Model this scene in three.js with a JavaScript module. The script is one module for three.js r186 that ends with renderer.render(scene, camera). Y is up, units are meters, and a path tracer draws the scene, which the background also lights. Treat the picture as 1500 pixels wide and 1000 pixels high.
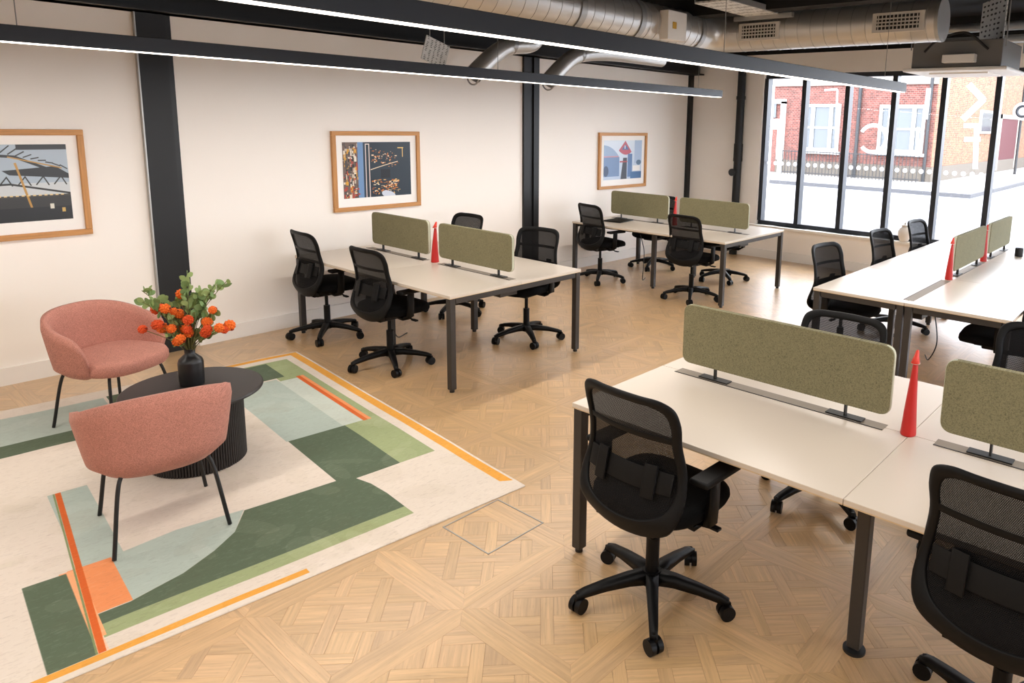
import * as THREE from 'three';
import { RoundedBoxGeometry } from 'three/addons/geometries/RoundedBoxGeometry.js';
import { mergeGeometries } from 'three/addons/utils/BufferGeometryUtils.js';
import { RectAreaLightUniformsLib } from 'three/addons/lights/RectAreaLightUniformsLib.js';

// ------------------------------------------------------------------ camera, sky, exposure
// x runs along the picture wall towards the shop window, z from that wall into the room, y up (metres)
const V3 = (x, y, z) => new THREE.Vector3(x, y, z);
const scene = new THREE.Scene();
const renderer = new THREE.WebGLRenderer({ antialias: true });
renderer.toneMapping = THREE.LinearToneMapping;
renderer.toneMappingExposure = 2.8;
renderer.shadowMap.enabled = true;
RectAreaLightUniformsLib.init();

const FOCAL = 1057.37, PPX = 886.58, PPY = 366.19;        // pixels in the 1500 x 1000 frame
const camera = new THREE.PerspectiveCamera(2 * Math.atan(500 / FOCAL) * 180 / Math.PI, 1.5, 0.05, 200);
{
  const yaw = 39.848 * Math.PI / 180, pitch = 9.999 * Math.PI / 180, roll = 1.259 * Math.PI / 180;
  const f = V3(Math.cos(yaw) * Math.cos(pitch), -Math.sin(pitch), -Math.sin(yaw) * Math.cos(pitch));
  const r = new THREE.Vector3().crossVectors(f, V3(0, 1, 0)).normalize();
  const u = new THREE.Vector3().crossVectors(r, f);
  camera.up.copy(u).multiplyScalar(Math.cos(roll)).addScaledVector(r, -Math.sin(roll));
  camera.position.set(0, 1.9693, 5);
  camera.lookAt(camera.position.clone().add(f));
  camera.setViewOffset(1500, 1000, 750 - PPX, 500 - PPY, 1500, 1000);   // shifted lens
}
scene.add(camera);

const SKY = 4.0, LED = 25.5;
scene.background = new THREE.Color().setRGB(0.92 * SKY, 0.97 * SKY, 1.06 * SKY);   // bright overcast sky
const LED_BARS = [0.3, 2.72, 5.14];                        // z of the light bars; the last, out of view, is added for light
const BAR_END = [7.75, 6.95, 6.9];
LED_BARS.forEach((z, i) => {
  const x0 = -2.6, x1 = BAR_END[i];
  const l = new THREE.RectAreaLight(new THREE.Color(1.0, 0.93, 0.85), LED, x1 - x0 - 0.04, 0.046);
  l.position.set((x0 + x1) / 2, 2.294, z); l.rotation.x = -Math.PI / 2; scene.add(l);
});

// ------------------------------------------------------------------ helpers
function rng(seed) { let a = seed >>> 0; return () => { a = (a + 0x6D2B79F5) | 0; let t = Math.imul(a ^ (a >>> 15), 1 | a); t = (t + Math.imul(t ^ (t >>> 7), 61 | t)) ^ t; return ((t ^ (t >>> 14)) >>> 0) / 4294967296; }; }
const used = {};
function numbered(n) { if (!(n in used)) { used[n] = 0; return n; } used[n]++; return n + '_' + String(used[n]).padStart(3, '0'); }
function shade(o) { o.traverse((m) => { if (m.isMesh) { m.castShadow = true; m.receiveShadow = true; } }); return o; }
function mesh(name, geo, mat, parent) { const m = new THREE.Mesh(geo, mat); m.name = name; m.castShadow = m.receiveShadow = true; if (parent) parent.add(m); return m; }
function tag(o, label, category, group) { o.userData.label = label; o.userData.category = category; if (group) o.userData.group = group; return o; }
function thing(name, label, category, pos = [0, 0, 0], turn = 0, group) {
  const o = new THREE.Group(); o.name = numbered(name); o.position.set(...pos); o.rotation.y = turn; scene.add(o);
  return tag(o, label, category, group);
}
function single(name, geo, mat, label, category, group) { const m = mesh(numbered(name), geo, mat, scene); return tag(m, label, category, group); }
function struct(name, geo, mat) { const m = geo ? mesh(name, geo, mat, scene) : new THREE.Group(); m.name = name; if (!geo) scene.add(m); m.userData.kind = 'structure'; return m; }
function copy(root, pos, turn, label, group) {
  const r = root.clone(); r.name = numbered(root.name.replace(/_\d{3}$/, '')); r.position.set(...pos); r.rotation.set(0, turn, 0); scene.add(r);
  r.userData = { ...root.userData, label }; if (group) r.userData.group = group;
  return r;
}
const T = (g, x, y, z, rx = 0, ry = 0, rz = 0) => { g.applyMatrix4(new THREE.Matrix4().makeRotationFromEuler(new THREE.Euler(rx, ry, rz))); g.translate(x, y, z); return g; };
const clean = (g) => { const k = g.index ? g.toNonIndexed() : g; for (const n of Object.keys(k.attributes)) if (!['position', 'normal', 'uv'].includes(n)) k.deleteAttribute(n); return k; };
const merge = (list) => mergeGeometries(list.map(clean));
const box = (w, h, d, x = 0, y = 0, z = 0) => T(new THREE.BoxGeometry(w, h, d), x, y, z);
const rbox = (w, h, d, r, x = 0, y = 0, z = 0) => T(new RoundedBoxGeometry(w, h, d, 2, r), x, y, z);
const boxAt = (x0, x1, y0, y1, z0, z1) => box(x1 - x0, y1 - y0, z1 - z0, (x0 + x1) / 2, (y0 + y1) / 2, (z0 + z1) / 2);
const cyl = (r0, r1, h, x, y, z, n = 20) => T(new THREE.CylinderGeometry(r1, r0, h, n), x, y, z);   // r0 at the bottom
const cylX = (r, h, x, y, z, n = 20) => T(new THREE.CylinderGeometry(r, r, h, n), x, y, z, 0, 0, Math.PI / 2);
const cylZ = (r, h, x, y, z, n = 20) => T(new THREE.CylinderGeometry(r, r, h, n), x, y, z, Math.PI / 2, 0, 0);
function rod(a, b, r, n = 8) { const d = new THREE.Vector3().subVectors(b, a), g = new THREE.CylinderGeometry(r, r, d.length(), n); g.applyQuaternion(new THREE.Quaternion().setFromUnitVectors(V3(0, 1, 0), d.clone().normalize())); g.translate((a.x + b.x) / 2, (a.y + b.y) / 2, (a.z + b.z) / 2); return g; }
const tube = (pts, r, seg = 40, n = 8) => new THREE.TubeGeometry(new THREE.CatmullRomCurve3(pts), seg, r, n, false);
// rings: equal-length closed rings of points; joined into one smooth skin, ends capped
function loft(rings, cap = true, closed = false) {
  const n = rings[0].length, pos = [], uv = [], idx = [];
  rings.forEach((r, i) => r.forEach((p, j) => { pos.push(p.x, p.y, p.z); uv.push(j / n, i / (rings.length - 1)); }));
  const m = rings.length, last = closed ? m : m - 1;
  for (let i = 0; i < last; i++) for (let j = 0; j < n; j++) { const a = i * n + j, b = i * n + (j + 1) % n, c = ((i + 1) % m) * n + j, d = ((i + 1) % m) * n + (j + 1) % n; idx.push(a, b, d, a, d, c); }
  if (cap && !closed) for (const [i, flip] of [[0, true], [m - 1, false]]) {
    const c = new THREE.Vector3(); rings[i].forEach((p) => c.add(p)); c.divideScalar(n); const k = pos.length / 3; pos.push(c.x, c.y, c.z); uv.push(0.5, 0.5);
    for (let j = 0; j < n; j++) { const a = i * n + j, b = i * n + (j + 1) % n; flip ? idx.push(k, b, a) : idx.push(k, a, b); }
  }
  const g = new THREE.BufferGeometry(); g.setAttribute('position', new THREE.Float32BufferAttribute(pos, 3)); g.setAttribute('uv', new THREE.Float32BufferAttribute(uv, 2)); g.setIndex(idx); g.computeVertexNormals(); return g;
}
const rectRing = (c, ax, ay, w, h) => [[-1, -1], [1, -1], [1, 1], [-1, 1]].map(([i, j]) => c.clone().addScaledVector(ax, i * w / 2).addScaledVector(ay, j * h / 2));
const lathe = (pts, n = 40) => new THREE.LatheGeometry(pts.map(([r, y]) => new THREE.Vector2(r, y)), n);

// ------------------------------------------------------------------ textures (grain, weave, print)
function dataTex(w, h, fn, srgb = true, rep) {
  const d = new Uint8Array(w * h * 4);
  for (let y = 0; y < h; y++) for (let x = 0; x < w; x++) { const c = fn(x, y), k = (y * w + x) * 4; d[k] = c[0]; d[k + 1] = c[1]; d[k + 2] = c[2]; d[k + 3] = c[3] ?? 255; }
  const t = new THREE.DataTexture(d, w, h); t.wrapS = t.wrapT = THREE.RepeatWrapping; t.magFilter = t.minFilter = THREE.LinearFilter; if (srgb) t.colorSpace = THREE.SRGBColorSpace; if (rep) t.repeat.set(...rep); t.needsUpdate = true; return t;
}
function noise2(seed, W, H) {            // tileable value noise with W x H cells
  const r = rng(seed), g = new Float32Array(W * H).map(() => r());
  const s = (t) => t * t * (3 - 2 * t);
  return (x, y) => { const X = ((x * W) % W + W) % W, Y = ((y * H) % H + H) % H, i = Math.floor(X), j = Math.floor(Y), fx = s(X - i), fy = s(Y - j), a = g[j % H * W + i % W], b = g[j % H * W + (i + 1) % W], c = g[(j + 1) % H * W + i % W], d = g[(j + 1) % H * W + (i + 1) % W]; return (a * (1 - fx) + b * fx) * (1 - fy) + (c * (1 - fx) + d * fx) * fy; };
}
const clamp = (v) => Math.max(0, Math.min(255, v));
// oak: u runs along the grain, one tile is 1 m x 0.5 m
const oakTex = (() => {
  const a = noise2(11, 6, 60), b = noise2(12, 14, 150), c = noise2(13, 3, 9), e = noise2(14, 30, 256), w = noise2(15, 5, 7);
  return dataTex(1024, 512, (x, y) => {
    const u = x / 1024, v = y / 512, vv = v + 0.03 * (w(u, v) - 0.5);
    const k = 0.5 * a(u, vv) + 0.3 * b(u, vv) + 0.2 * c(u, v), f = e(u, vv);
    const t = 0.93 + 0.1 * (k - 0.5) * 2 - (f > 0.8 ? (f - 0.8) * 0.4 : 0);
    return [clamp(255 * t), clamp(250 * (t - 0.006)), clamp(244 * (t - 0.014))];
  });
})();
function fabricTex(seed, lo, hi, cells = 128) {
  const a = noise2(seed, cells, cells), b = noise2(seed + 1, cells / 2, cells / 2), c = noise2(seed + 2, 6, 6);
  return dataTex(256, 256, (x, y) => { const u = x / 256, v = y / 256, k = lo + (hi - lo) * (0.55 * a(u, v) + 0.39 * b(u, v) + 0.06 * c(u, v)); const q = clamp(255 * k); return [q, q, q]; });
}
const feltTex = fabricTex(31, 0.68, 1.22), pinkTex = fabricTex(41, 0.66, 1.2), seatTex = fabricTex(51, 0.6, 1.25);
const bumpTex = (() => { const a = noise2(61, 128, 128), b = noise2(62, 64, 64); return dataTex(256, 256, (x, y) => { const q = clamp(255 * (0.6 * a(x / 256, y / 256) + 0.4 * b(x / 256, y / 256))); return [q, q, q]; }, false); })();
const meshAlpha = dataTex(16, 16, (x, y) => { const cx = ((x + (y >= 8 ? 4 : 0)) % 8) - 3.5, cy = (y % 8) - 3.5; const o = Math.hypot(cx, cy) < 2.3; const q = o ? 175 : 255; return [q, q, q]; }, false);
const brickTex = (() => {
  const n = noise2(71, 40, 40), r = rng(5), tones = [...Array(4096)].map(() => r());
  return dataTex(512, 512, (x, y) => {
    const row = Math.floor(y / 16), xx = (x + (row % 2) * 16) % 512, col = Math.floor(xx / 32), m = (y % 16) < 2 || (xx % 32) < 2, k = 0.85 + 0.3 * (tones[(row * 16 + col) % 4096] - 0.5) + 0.15 * (n(x / 512, y / 512) - 0.5);
    return m ? [122, 108, 101] : [clamp(118 * k), clamp(66 * k), clamp(58 * k)];
  });
})();
const yellowBrickTex = (() => {
  const n = noise2(72, 40, 40), r = rng(6), tones = [...Array(4096)].map(() => r());
  return dataTex(512, 512, (x, y) => {
    const row = Math.floor(y / 16), xx = (x + (row % 2) * 16) % 512, col = Math.floor(xx / 32), m = (y % 16) < 2 || (xx % 32) < 2, k = 0.85 + 0.35 * (tones[(row * 16 + col) % 4096] - 0.5) + 0.2 * (n(x / 512, y / 512) - 0.5);
    return m ? [134, 121, 109] : [clamp(136 * k), clamp(93 * k), clamp(66 * k)];
  });
})();
function canvasTex(w, h, draw) {
  const c = document.createElement('canvas'); c.width = w; c.height = h; draw(c.getContext('2d'), w, h);
  const t = new THREE.CanvasTexture(c); t.colorSpace = THREE.SRGBColorSpace; return t;
}
const perfTex = canvasTex(128, 256, (g, w, h) => {
  g.fillStyle = '#d9d9d6'; g.fillRect(0, 0, w, h); g.fillStyle = '#1d1d1d'; const r = rng(3);
  for (let y = 10; y < h; y += 18) for (let x = 12; x < w; x += 21) { if (r() < 0.12) continue; g.beginPath(); g.ellipse(x + (r() - 0.5) * 4, y, 3 + 4 * r(), 3.4, 0, 0, 7); g.fill(); }
});
const std = (color, roughness = 0.6, extra = {}) => new THREE.MeshStandardMaterial({ color, roughness, side: THREE.DoubleSide, ...extra });
const phys = (color, roughness, extra = {}) => new THREE.MeshPhysicalMaterial({ color, roughness, side: THREE.DoubleSide, ...extra });
const M = {
  wall: std('#f8f1e9', 0.9), ceiling: std('#101011', 0.9), steel: std('#19191a', 0.5, { metalness: 0.2 }), skirting: std('#f1ece5', 0.55),
  oakFloor: new THREE.MeshPhysicalMaterial({ color: '#ffffff', map: oakTex, roughness: 0.4, clearcoat: 0.9, clearcoatRoughness: 0.3, vertexColors: true, bumpMap: oakTex, bumpScale: 0.0004 }),
  gap: std('#6b4a2c', 0.9),
  frameOak: std('#d39a5c', 0.5, { map: oakTex }), mat: std('#f7f3ee', 0.85),
  top: phys('#d0c4b6', 0.36, { clearcoat: 0.3, clearcoatRoughness: 0.3 }), ply: std('#cdb48f', 0.6), frame: std('#3d3936', 0.42, { metalness: 0.35 }), slot: std('#857a6d', 0.6), foot: std('#151515', 0.5),
  felt: std('#857f60', 0.95, { map: feltTex, bumpMap: bumpTex, bumpScale: 0.0006 }), feltTrim: std('#bfc1ab', 0.7), red: std('#b81912', 0.42), redTip: std('#d02f18', 0.42), coneLine: std('#efe6dc', 0.5),
  plastic: phys('#0a0a0b', 0.46, { specularIntensity: 0.4 }), plasticSoft: phys('#0c0c0d', 0.55, { specularIntensity: 0.4 }), caster: phys('#08080a', 0.4, { specularIntensity: 0.4 }), seatFabric: phys('#0a0a0b', 0.95, { map: seatTex, specularIntensity: 0.3 }),
  meshBack: phys('#0b0a0c', 0.8, { specularIntensity: 0.4, alphaMap: meshAlpha, transparent: true }),
  pink: phys('#bf8272', 0.95, { map: pinkTex, bumpMap: bumpTex, bumpScale: 0.0006, sheen: 0.5, sheenRoughness: 0.6, sheenColor: new THREE.Color('#ecc6ba') }),
  black: std('#0e0e0f', 0.45), tableTop: std('#262120', 0.45), tableSide: std('#262120', 0.55), vase: std('#121214', 0.38),
  leaf: std('#93a86a', 0.75), leafDark: std('#76915a', 0.75), stem: std('#6d6a3c', 0.8), bloom: std('#e3691a', 0.8), bloomDark: std('#d24a14', 0.8), bloomEye: std('#8a2a0c', 0.85),
  steelDuct: std('#c9c6c1', 0.36, { metalness: 0.7 }), galv: std('#a8a7a4', 0.42, { metalness: 0.6 }), perf: std('#ffffff', 0.5, { map: perfTex, metalness: 0.1 }), grille: std('#cfc9c0', 0.6), dark: std('#161616', 0.8), ledBody: std('#2b2c30', 0.45, { metalness: 0.3 }),
  led: new THREE.MeshStandardMaterial({ color: '#ffffff', emissive: '#fff3e6', emissiveIntensity: 2.2, roughness: 0.5 }),
  cable: std('#8c8c8c', 0.5), whitePlastic: std('#e6e1d9', 0.5), ac: std('#e9e6e1', 0.5), acGrey: std('#6d6a66', 0.6), timber: std('#c9a468', 0.75, { map: oakTex }), ceramic: std('#efe6da', 0.4),
  winFrame: std('#2b2f36', 0.4, { metalness: 0.3 }), glass: phys('#ffffff', 0.02, { transmission: 1, thickness: 0, ior: 1.45 }), film: phys('#f4f5f7', 0.9, { transmission: 0.7, thickness: 0, transparent: true, opacity: 0.8 }), filmFaint: phys('#f4f5f7', 0.9, { transmission: 0.7, thickness: 0, transparent: true, opacity: 0.45 }),
  brick: std('#ffffff', 0.9, { map: brickTex }), brickY: std('#ffffff', 0.9, { map: yellowBrickTex }), sash: std('#b9b7b3', 0.6), extGlass: phys('#4c5258', 0.1, { metalness: 0 }), road: std('#7b7c7f', 0.9), pavement: std('#8b8987', 0.9), kerb: std('#4c4c4f', 0.9), stoneBase: std('#5d564e', 0.9), maroon: std('#4d1f26', 0.6), iron: std('#26282b', 0.6), pale: std('#968f86', 0.8),
};

// ------------------------------------------------------------------ room shell
const ZW = -1.517, XW = 9.85, XL = -3.2, ZB = 9.0, H = 3.35;
const WZ0 = -0.24, WZ1 = 7.3, WY0 = 0.5, WY1 = 2.72;                     // shop window opening in the wall x = XW
struct('wall_left', boxAt(XL - 0.2, XW + 0.35, -0.3, H + 0.2, ZW - 0.25, ZW), M.wall);
const BX0 = 1.5, BX1 = 7.1, BY0 = 1.1, BY1 = 2.55;                       // added unseen windows behind the viewer, to brighten the picture wall
struct('wall_back', merge([boxAt(XL - 0.2, BX0, -0.3, H + 0.2, ZB, ZB + 0.2), boxAt(BX1, XW + 0.35, -0.3, H + 0.2, ZB, ZB + 0.2), boxAt(BX0, BX1, -0.3, BY0, ZB, ZB + 0.2), boxAt(BX0, BX1, BY1, H + 0.2, ZB, ZB + 0.2)]), M.wall);
struct('wall_front', boxAt(XL - 0.2, XL, -0.3, H + 0.2, ZW, ZB), M.wall);
struct('wall_right', merge([
  boxAt(XW, XW + 0.35, -0.3, 3.0, ZW, WZ0), boxAt(XW, XW + 0.35, -0.3, WY0, WZ0, WZ1), boxAt(XW, XW + 0.35, WY1, 3.0, WZ0, WZ1), boxAt(XW, XW + 0.35, -0.3, 3.0, WZ1, ZB)]), M.wall);
struct('trim_1', boxAt(XW + 0.02, XW + 0.35, 3.0, H + 0.2, ZW, ZB), M.ceiling);     // dark upstand above the white wall
struct('ceiling', boxAt(XL - 0.2, XW + 0.35, H, H + 0.2, ZW, ZB), M.ceiling);
struct('baseboard_left', merge([boxAt(XL, 2.07, 0, 0.13, ZW, ZW + 0.02), boxAt(2.36, 6.16, 0, 0.13, ZW, ZW + 0.02), boxAt(6.44, XW, 0, 0.13, ZW, ZW + 0.02)]), M.skirting);
struct('baseboard_right', boxAt(XW - 0.02, XW, 0, 0.13, ZW, ZB), M.skirting);
struct('window_sill', boxAt(XW - 0.06, XW + 0.1, WY0 - 0.035, WY0, WZ0 - 0.1, WZ1), M.skirting);

// floor: Versailles panels of oak, every strip and block a piece of its own
{
  const floor = struct('floor'); const P = 0.605, X0 = 1.68 - P * 9, Z0 = 2.88 - P * 8, FW = 0.066, G = 0.0004;
  mesh('subfloor', boxAt(XL, XW, -0.3, -0.006, ZW, ZB), M.gap, floor);
  const r = rng(77);
  function piece(poly, dir) {                    // convex polygon in (x, z), grain direction dir -> slightly chamfered tile
    const n = poly.length, cx = poly.reduce((s, p) => s + p[0], 0) / n, cz = poly.reduce((s, p) => s + p[1], 0) / n;
    const pos = [], nor = [], uv = [], idx = [], ou = r() * 7, ov = r() * 7, U = (p) => [(p[0] * dir[0] + p[1] * dir[1]) + ou, (-(p[0]) * dir[1] + p[1] * dir[0]) * 2 + ov];
    const put = (p, y, nx, ny, nz) => { pos.push(p[0], y, p[1]); nor.push(nx, ny, nz); uv.push(...U(p)); };
    const lift = -0.0003 * r();
    poly.forEach((p) => { const d = Math.hypot(p[0] - cx, p[1] - cz), s = 1 - 0.0009 / d; put([cx + (p[0] - cx) * s, cz + (p[1] - cz) * s], lift, 0, 1, 0); });
    for (let i = 1; i < n - 1; i++) idx.push(0, i + 1, i);
    for (let i = 0; i < n; i++) { const a = poly[i], b = poly[(i + 1) % n], l = Math.hypot(b[0] - a[0], b[1] - a[1]) || 1, nx = (b[1] - a[1]) / l, nz = -(b[0] - a[0]) / l, k = pos.length / 3, sgn = (nx * (a[0] - cx) + nz * (a[1] - cz)) > 0 ? 1 : -1; put(a, lift - 0.0006, nx * sgn, 0.4, nz * sgn); put(b, lift - 0.0006, nx * sgn, 0.4, nz * sgn); put(b, -0.006, nx * sgn, 0, nz * sgn); put(a, -0.006, nx * sgn, 0, nz * sgn); idx.push(k, k + 1, k + 2, k, k + 2, k + 3); const t0 = i, t1 = (i + 1) % n; idx.push(t0, t1, k + 1, t0, k + 1, k); }
    const tone = 0.93 + 0.13 * r() + (r() < 0.1 ? -0.08 : 0), warm = 0.96 + 0.08 * r(), col = [];
    for (let i = 0; i < pos.length / 3; i++) col.push(0.67 * tone, 0.45 * tone * (0.98 + 0.02 * warm), 0.237 * tone * warm);
    const g = new THREE.BufferGeometry(); g.setAttribute('position', new THREE.Float32BufferAttribute(pos, 3)); g.setAttribute('normal', new THREE.Float32BufferAttribute(nor, 3)); g.setAttribute('uv', new THREE.Float32BufferAttribute(uv, 2)); g.setAttribute('color', new THREE.Float32BufferAttribute(col, 3)); g.setIndex(idx); return g;
  }
  const clip = (poly, x0, x1, z0, z1) => {
    for (const [ax, v, s] of [[0, x0, 1], [0, x1, -1], [1, z0, 1], [1, z1, -1]]) { const out = []; poly.forEach((p, i) => { const q = poly[(i + 1) % poly.length], a = (p[ax] - v) * s, b = (q[ax] - v) * s; if (a >= 0) out.push(p); if ((a > 0 && b < 0) || (a < 0 && b > 0)) { const t = a / (a - b); out.push([p[0] + (q[0] - p[0]) * t, p[1] + (q[1] - p[1]) * t]); } }); poly = out; if (poly.length < 3) return null; }
    let A = 0; poly.forEach((p, i) => { const q = poly[(i + 1) % poly.length]; A += p[0] * q[1] - q[0] * p[1]; }); return Math.abs(A) > 2 * 0.00012 ? (A < 0 ? poly.reverse() : poly) : null;
  };
  const kinds = { frame_strip: [], lattice_strip: [], wood_block: [] }, c45 = Math.SQRT1_2, eye = [0, 5];
  const add = (kind, poly, dir, x0, x1, z0, z1) => { const p = clip(poly, x0, x1, z0, z1); if (p) { const c = p.reduce((s, q) => [s[0] + q[0] / p.length, s[1] + q[1] / p.length], [0, 0]); kinds[kind].push({ p, dir, d: Math.hypot(c[0] - eye[0], c[1] - eye[1]), c }); } };
  for (let i = -1; i < 23; i++) for (let j = -1; j < 17; j++) {
    const x = X0 + i * P, z = Z0 + j * P, R = [Math.max(x, XL), Math.min(x + P, XW), Math.max(z, ZW), Math.min(z + P, ZB)]; if (R[0] >= R[1] - 0.01 || R[2] >= R[3] - 0.01) continue;
    const a = x + G, b = x + P - G, c = z + G, d = z + P - G, F = FW;                       // mitred frame strips
    add('frame_strip', [[a, c], [b, c], [b - F, c + F - G], [a + F, c + F - G]], [1, 0], ...R); add('frame_strip', [[a, d], [a + F, d - F + G], [b - F, d - F + G], [b, d]], [1, 0], ...R);
    add('frame_strip', [[a, c], [a + F - G, c + F], [a + F - G, d - F], [a, d]], [0, 1], ...R); add('frame_strip', [[b, c], [b, d], [b - F + G, d - F], [b - F + G, c + F]], [0, 1], ...R);
    const I = [Math.max(R[0], a + F), Math.min(R[1], b - F), Math.max(R[2], c + F), Math.min(R[3], d - F)]; if (I[0] >= I[1] || I[2] >= I[3]) continue;
    const mx = x + P / 2, mz = z + P / 2, S = (P - 2 * F) * Math.SQRT2 / 4, w = 0.052;        // lattice at 45 degrees
    const W = (p, q) => [mx + (p - q) * c45, mz + (p + q) * c45];
    const rect = (p0, p1, q0, q1) => [W(p0 + G, q0 + G), W(p1 - G, q0 + G), W(p1 - G, q1 - G), W(p0 + G, q1 - G)];
    for (let m = -3; m <= 3; m++) for (let n = -3; n <= 3; n++) {
      const p = (m + 0.5) * S, q = (n + 0.5) * S;                                             // a crossing
      if ((m + n) % 2 === 0) add('lattice_strip', rect(p - S + w / 2, p + S - w / 2, q - w / 2, q + w / 2), [c45, c45], ...I);
      else add('lattice_strip', rect(p - w / 2, p + w / 2, q - S + w / 2, q + S - w / 2), [-c45, c45], ...I);
      add('wood_block', rect(p + w / 2, p + S - w / 2, q + w / 2, q + S - w / 2), (m * 3 + n * 5 + i + j) % 3 ? [c45, c45] : [-c45, c45], ...I);
    }
  }
  for (const [kind, list] of Object.entries(kinds)) {
    const inView = (e) => { const [px, pz] = e.c, dx = px, dz = pz - 5, fw = dx * 0.756 - dz * 0.631, sd = dx * 0.641 + dz * 0.768; const rug = px < 2.62 && px > 0.3 && pz > -0.8 && pz < 2.25; return fw > 1.6 && sd / fw > -0.86 && sd / fw < 0.6 && !rug && fw * 0.985 + 0.34 > 0; };
    list.forEach((e) => { e.v = inView(e); }); list.sort((a, b) => (b.v - a.v) || a.d - b.d);
    list.slice(0, 300).forEach((e, k) => mesh(kind + (k ? '_' + String(k).padStart(3, '0') : ''), piece(e.p, e.dir), M.oakFloor, floor));
    const rest = mesh(kind + '_field', mergeGeometries(list.slice(300).map((e) => piece(e.p, e.dir))), M.oakFloor, floor); rest.userData.kind = 'stuff';
  }
}

// steel columns, pipe and beams
{
  let c = thing('steel_column', 'black steel column on the wall behind the flower vase', 'column', [2.2, 0, ZW]);
  mesh('face_plate', boxAt(-0.125, 0.085, 0, 2.74, 0, 0.035), M.steel, c); mesh('flange', boxAt(-0.135, -0.125, 0, 2.74, 0, 0.045), M.galv, c); mesh('side_channel', boxAt(0.085, 0.13, 0, 2.74, 0, 0.012), M.black, c);
  c = thing('steel_column', 'black steel column on the wall between the two desk clusters', 'column', [6.3, 0, ZW]);
  mesh('face_plate', boxAt(-0.12, 0.02, 0, 2.74, 0, 0.03), M.steel, c); mesh('flange', boxAt(0.03, 0.12, 0, 2.74, 0, 0.05), M.steel, c); mesh('side_channel', boxAt(0.02, 0.03, 0, 2.74, 0, 0.01), M.black, c);
  single('corner_conduit', boxAt(XW - 0.09, XW, 0, 2.74, ZW, ZW + 0.05), M.steel, 'slim black upright conduit in the room corner by the window wall', 'conduit');
  const p = thing('drain_pipe', 'thick black drain pipe on the white wall left of the shop window', 'pipe', [XW - 0.075, 0, -0.57]);
  mesh('pipe', cyl(0.06, 0.06, 3.0, 0, 1.5, 0), M.steel, p); for (const y of [1.46, 2.38]) mesh('collar', cyl(0.07, 0.07, 0.05, 0, y, 0), M.steel, p);
  mesh('coupling', cyl(0.068, 0.068, 0.24, 0, 1.58, 0), M.steel, p); mesh('inspection_cap', cylX(0.055, 0.07, -0.08, 1.27, -0.03), M.black, p);
  single('wall_beam', merge([boxAt(XL, XW - 0.01, 2.73, 3.05, ZW, ZW + 0.16), boxAt(XL, XW - 0.01, 2.73, 2.75, ZW, ZW + 0.24)]), M.steel, 'long black steel beam running along the top of the picture wall', 'beam');
  for (const [x, w] of [[2.2, 'first'], [6.3, 'second']]) single('ceiling_beam', boxAt(x - 0.1, x + 0.1, 3.02, H, ZW + 0.17, ZB - 0.01), M.ceiling, w === 'first' ? 'black ceiling beam above the column behind the flower vase' : 'black ceiling beam above the column between desk clusters', 'beam');
}

// shop window: frame, mullions, panes, film letters and dots
{
  const w = struct('window_1'); w.position.set(XW + 0.1, 0, 0);
  const zs = [WZ0, 0.385, 1.02, 1.65, 2.265, 2.885]; for (let z = 3.51; z < WZ1; z += 0.625) zs.push(z); zs.push(WZ1);
  mesh('head_frame', boxAt(-0.04, 0.06, WY1 - 0.06, WY1, WZ0, WZ1), M.winFrame, w); mesh('bottom_frame', boxAt(-0.04, 0.06, WY0, WY0 + 0.06, WZ0, WZ1), M.winFrame, w);
  zs.forEach((z, i) => mesh('mullion', boxAt(-0.07, 0.06, WY0 + 0.06, WY1 - 0.06, i === 0 ? z : z - 0.032, i === zs.length - 1 ? z : z + (i === 0 ? 0.06 : 0.032)), M.winFrame, w));
  for (let i = 0; i < zs.length - 1; i++) {
    const g = new THREE.PlaneGeometry(zs[i + 1] - zs[i] - 0.05, WY1 - WY0 - 0.1); g.rotateY(-Math.PI / 2); g.translate(0.02, (WY0 + WY1) / 2, (zs[i] + zs[i + 1]) / 2); mesh('pane', g, M.glass, w);
  }
  const X = 0.008, quad = (z0, y0, z1, y1, wd) => { const d = new THREE.Vector2(z1 - z0, y1 - y0), l = d.length(), g = new THREE.BoxGeometry(0.002, l, wd); g.rotateX(Math.atan2(d.x, d.y)); g.translate(X, (y0 + y1) / 2, (z0 + z1) / 2); return g; };
  const dots = []; for (let i = 0; i < zs.length - 1; i++) for (let k = 0; k < 5; k++) { const z = zs[i] + 0.1 + k * (zs[i + 1] - zs[i] - 0.16) / 4.4; dots.push(T(new THREE.CylinderGeometry(0.03, 0.03, 0.002, 20), X, 1.43, z, 0, 0, Math.PI / 2)); }
  mesh('dot_row', merge(dots), M.film, w);
  const ring = T(new THREE.RingGeometry(0.155, 0.205, 40, 1, Math.PI * 1.22, Math.PI * 1.62), X, 1.835, 1.39, 0, -Math.PI / 2, 0);
  mesh('film_letter', merge([ring]), M.film, w);
  mesh('film_letter', merge([quad(0.84, 2.5, 0.878, 1.64, 0.03), quad(0.65, 2.49, 0.84, 2.5, 0.03)]), M.filmFaint, w);
  mesh('film_letter', merge([quad(2.055, 2.5, 2.05, 2.1, 0.06), quad(1.967, 2.0, 1.99, 1.62, 0.045)]), M.filmFaint, w);
  mesh('film_letter', merge([quad(2.525, 2.54, 2.72, 2.34, 0.075), quad(2.72, 2.36, 2.5, 2.11, 0.075)]), M.film, w);
  mesh('film_letter', merge([quad(2.52, 2.03, 2.72, 2.035, 0.055), quad(2.54, 1.862, 2.73, 1.866, 0.055), quad(2.667, 2.06, 2.706, 1.5, 0.06)]), M.film, w);
}

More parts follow.
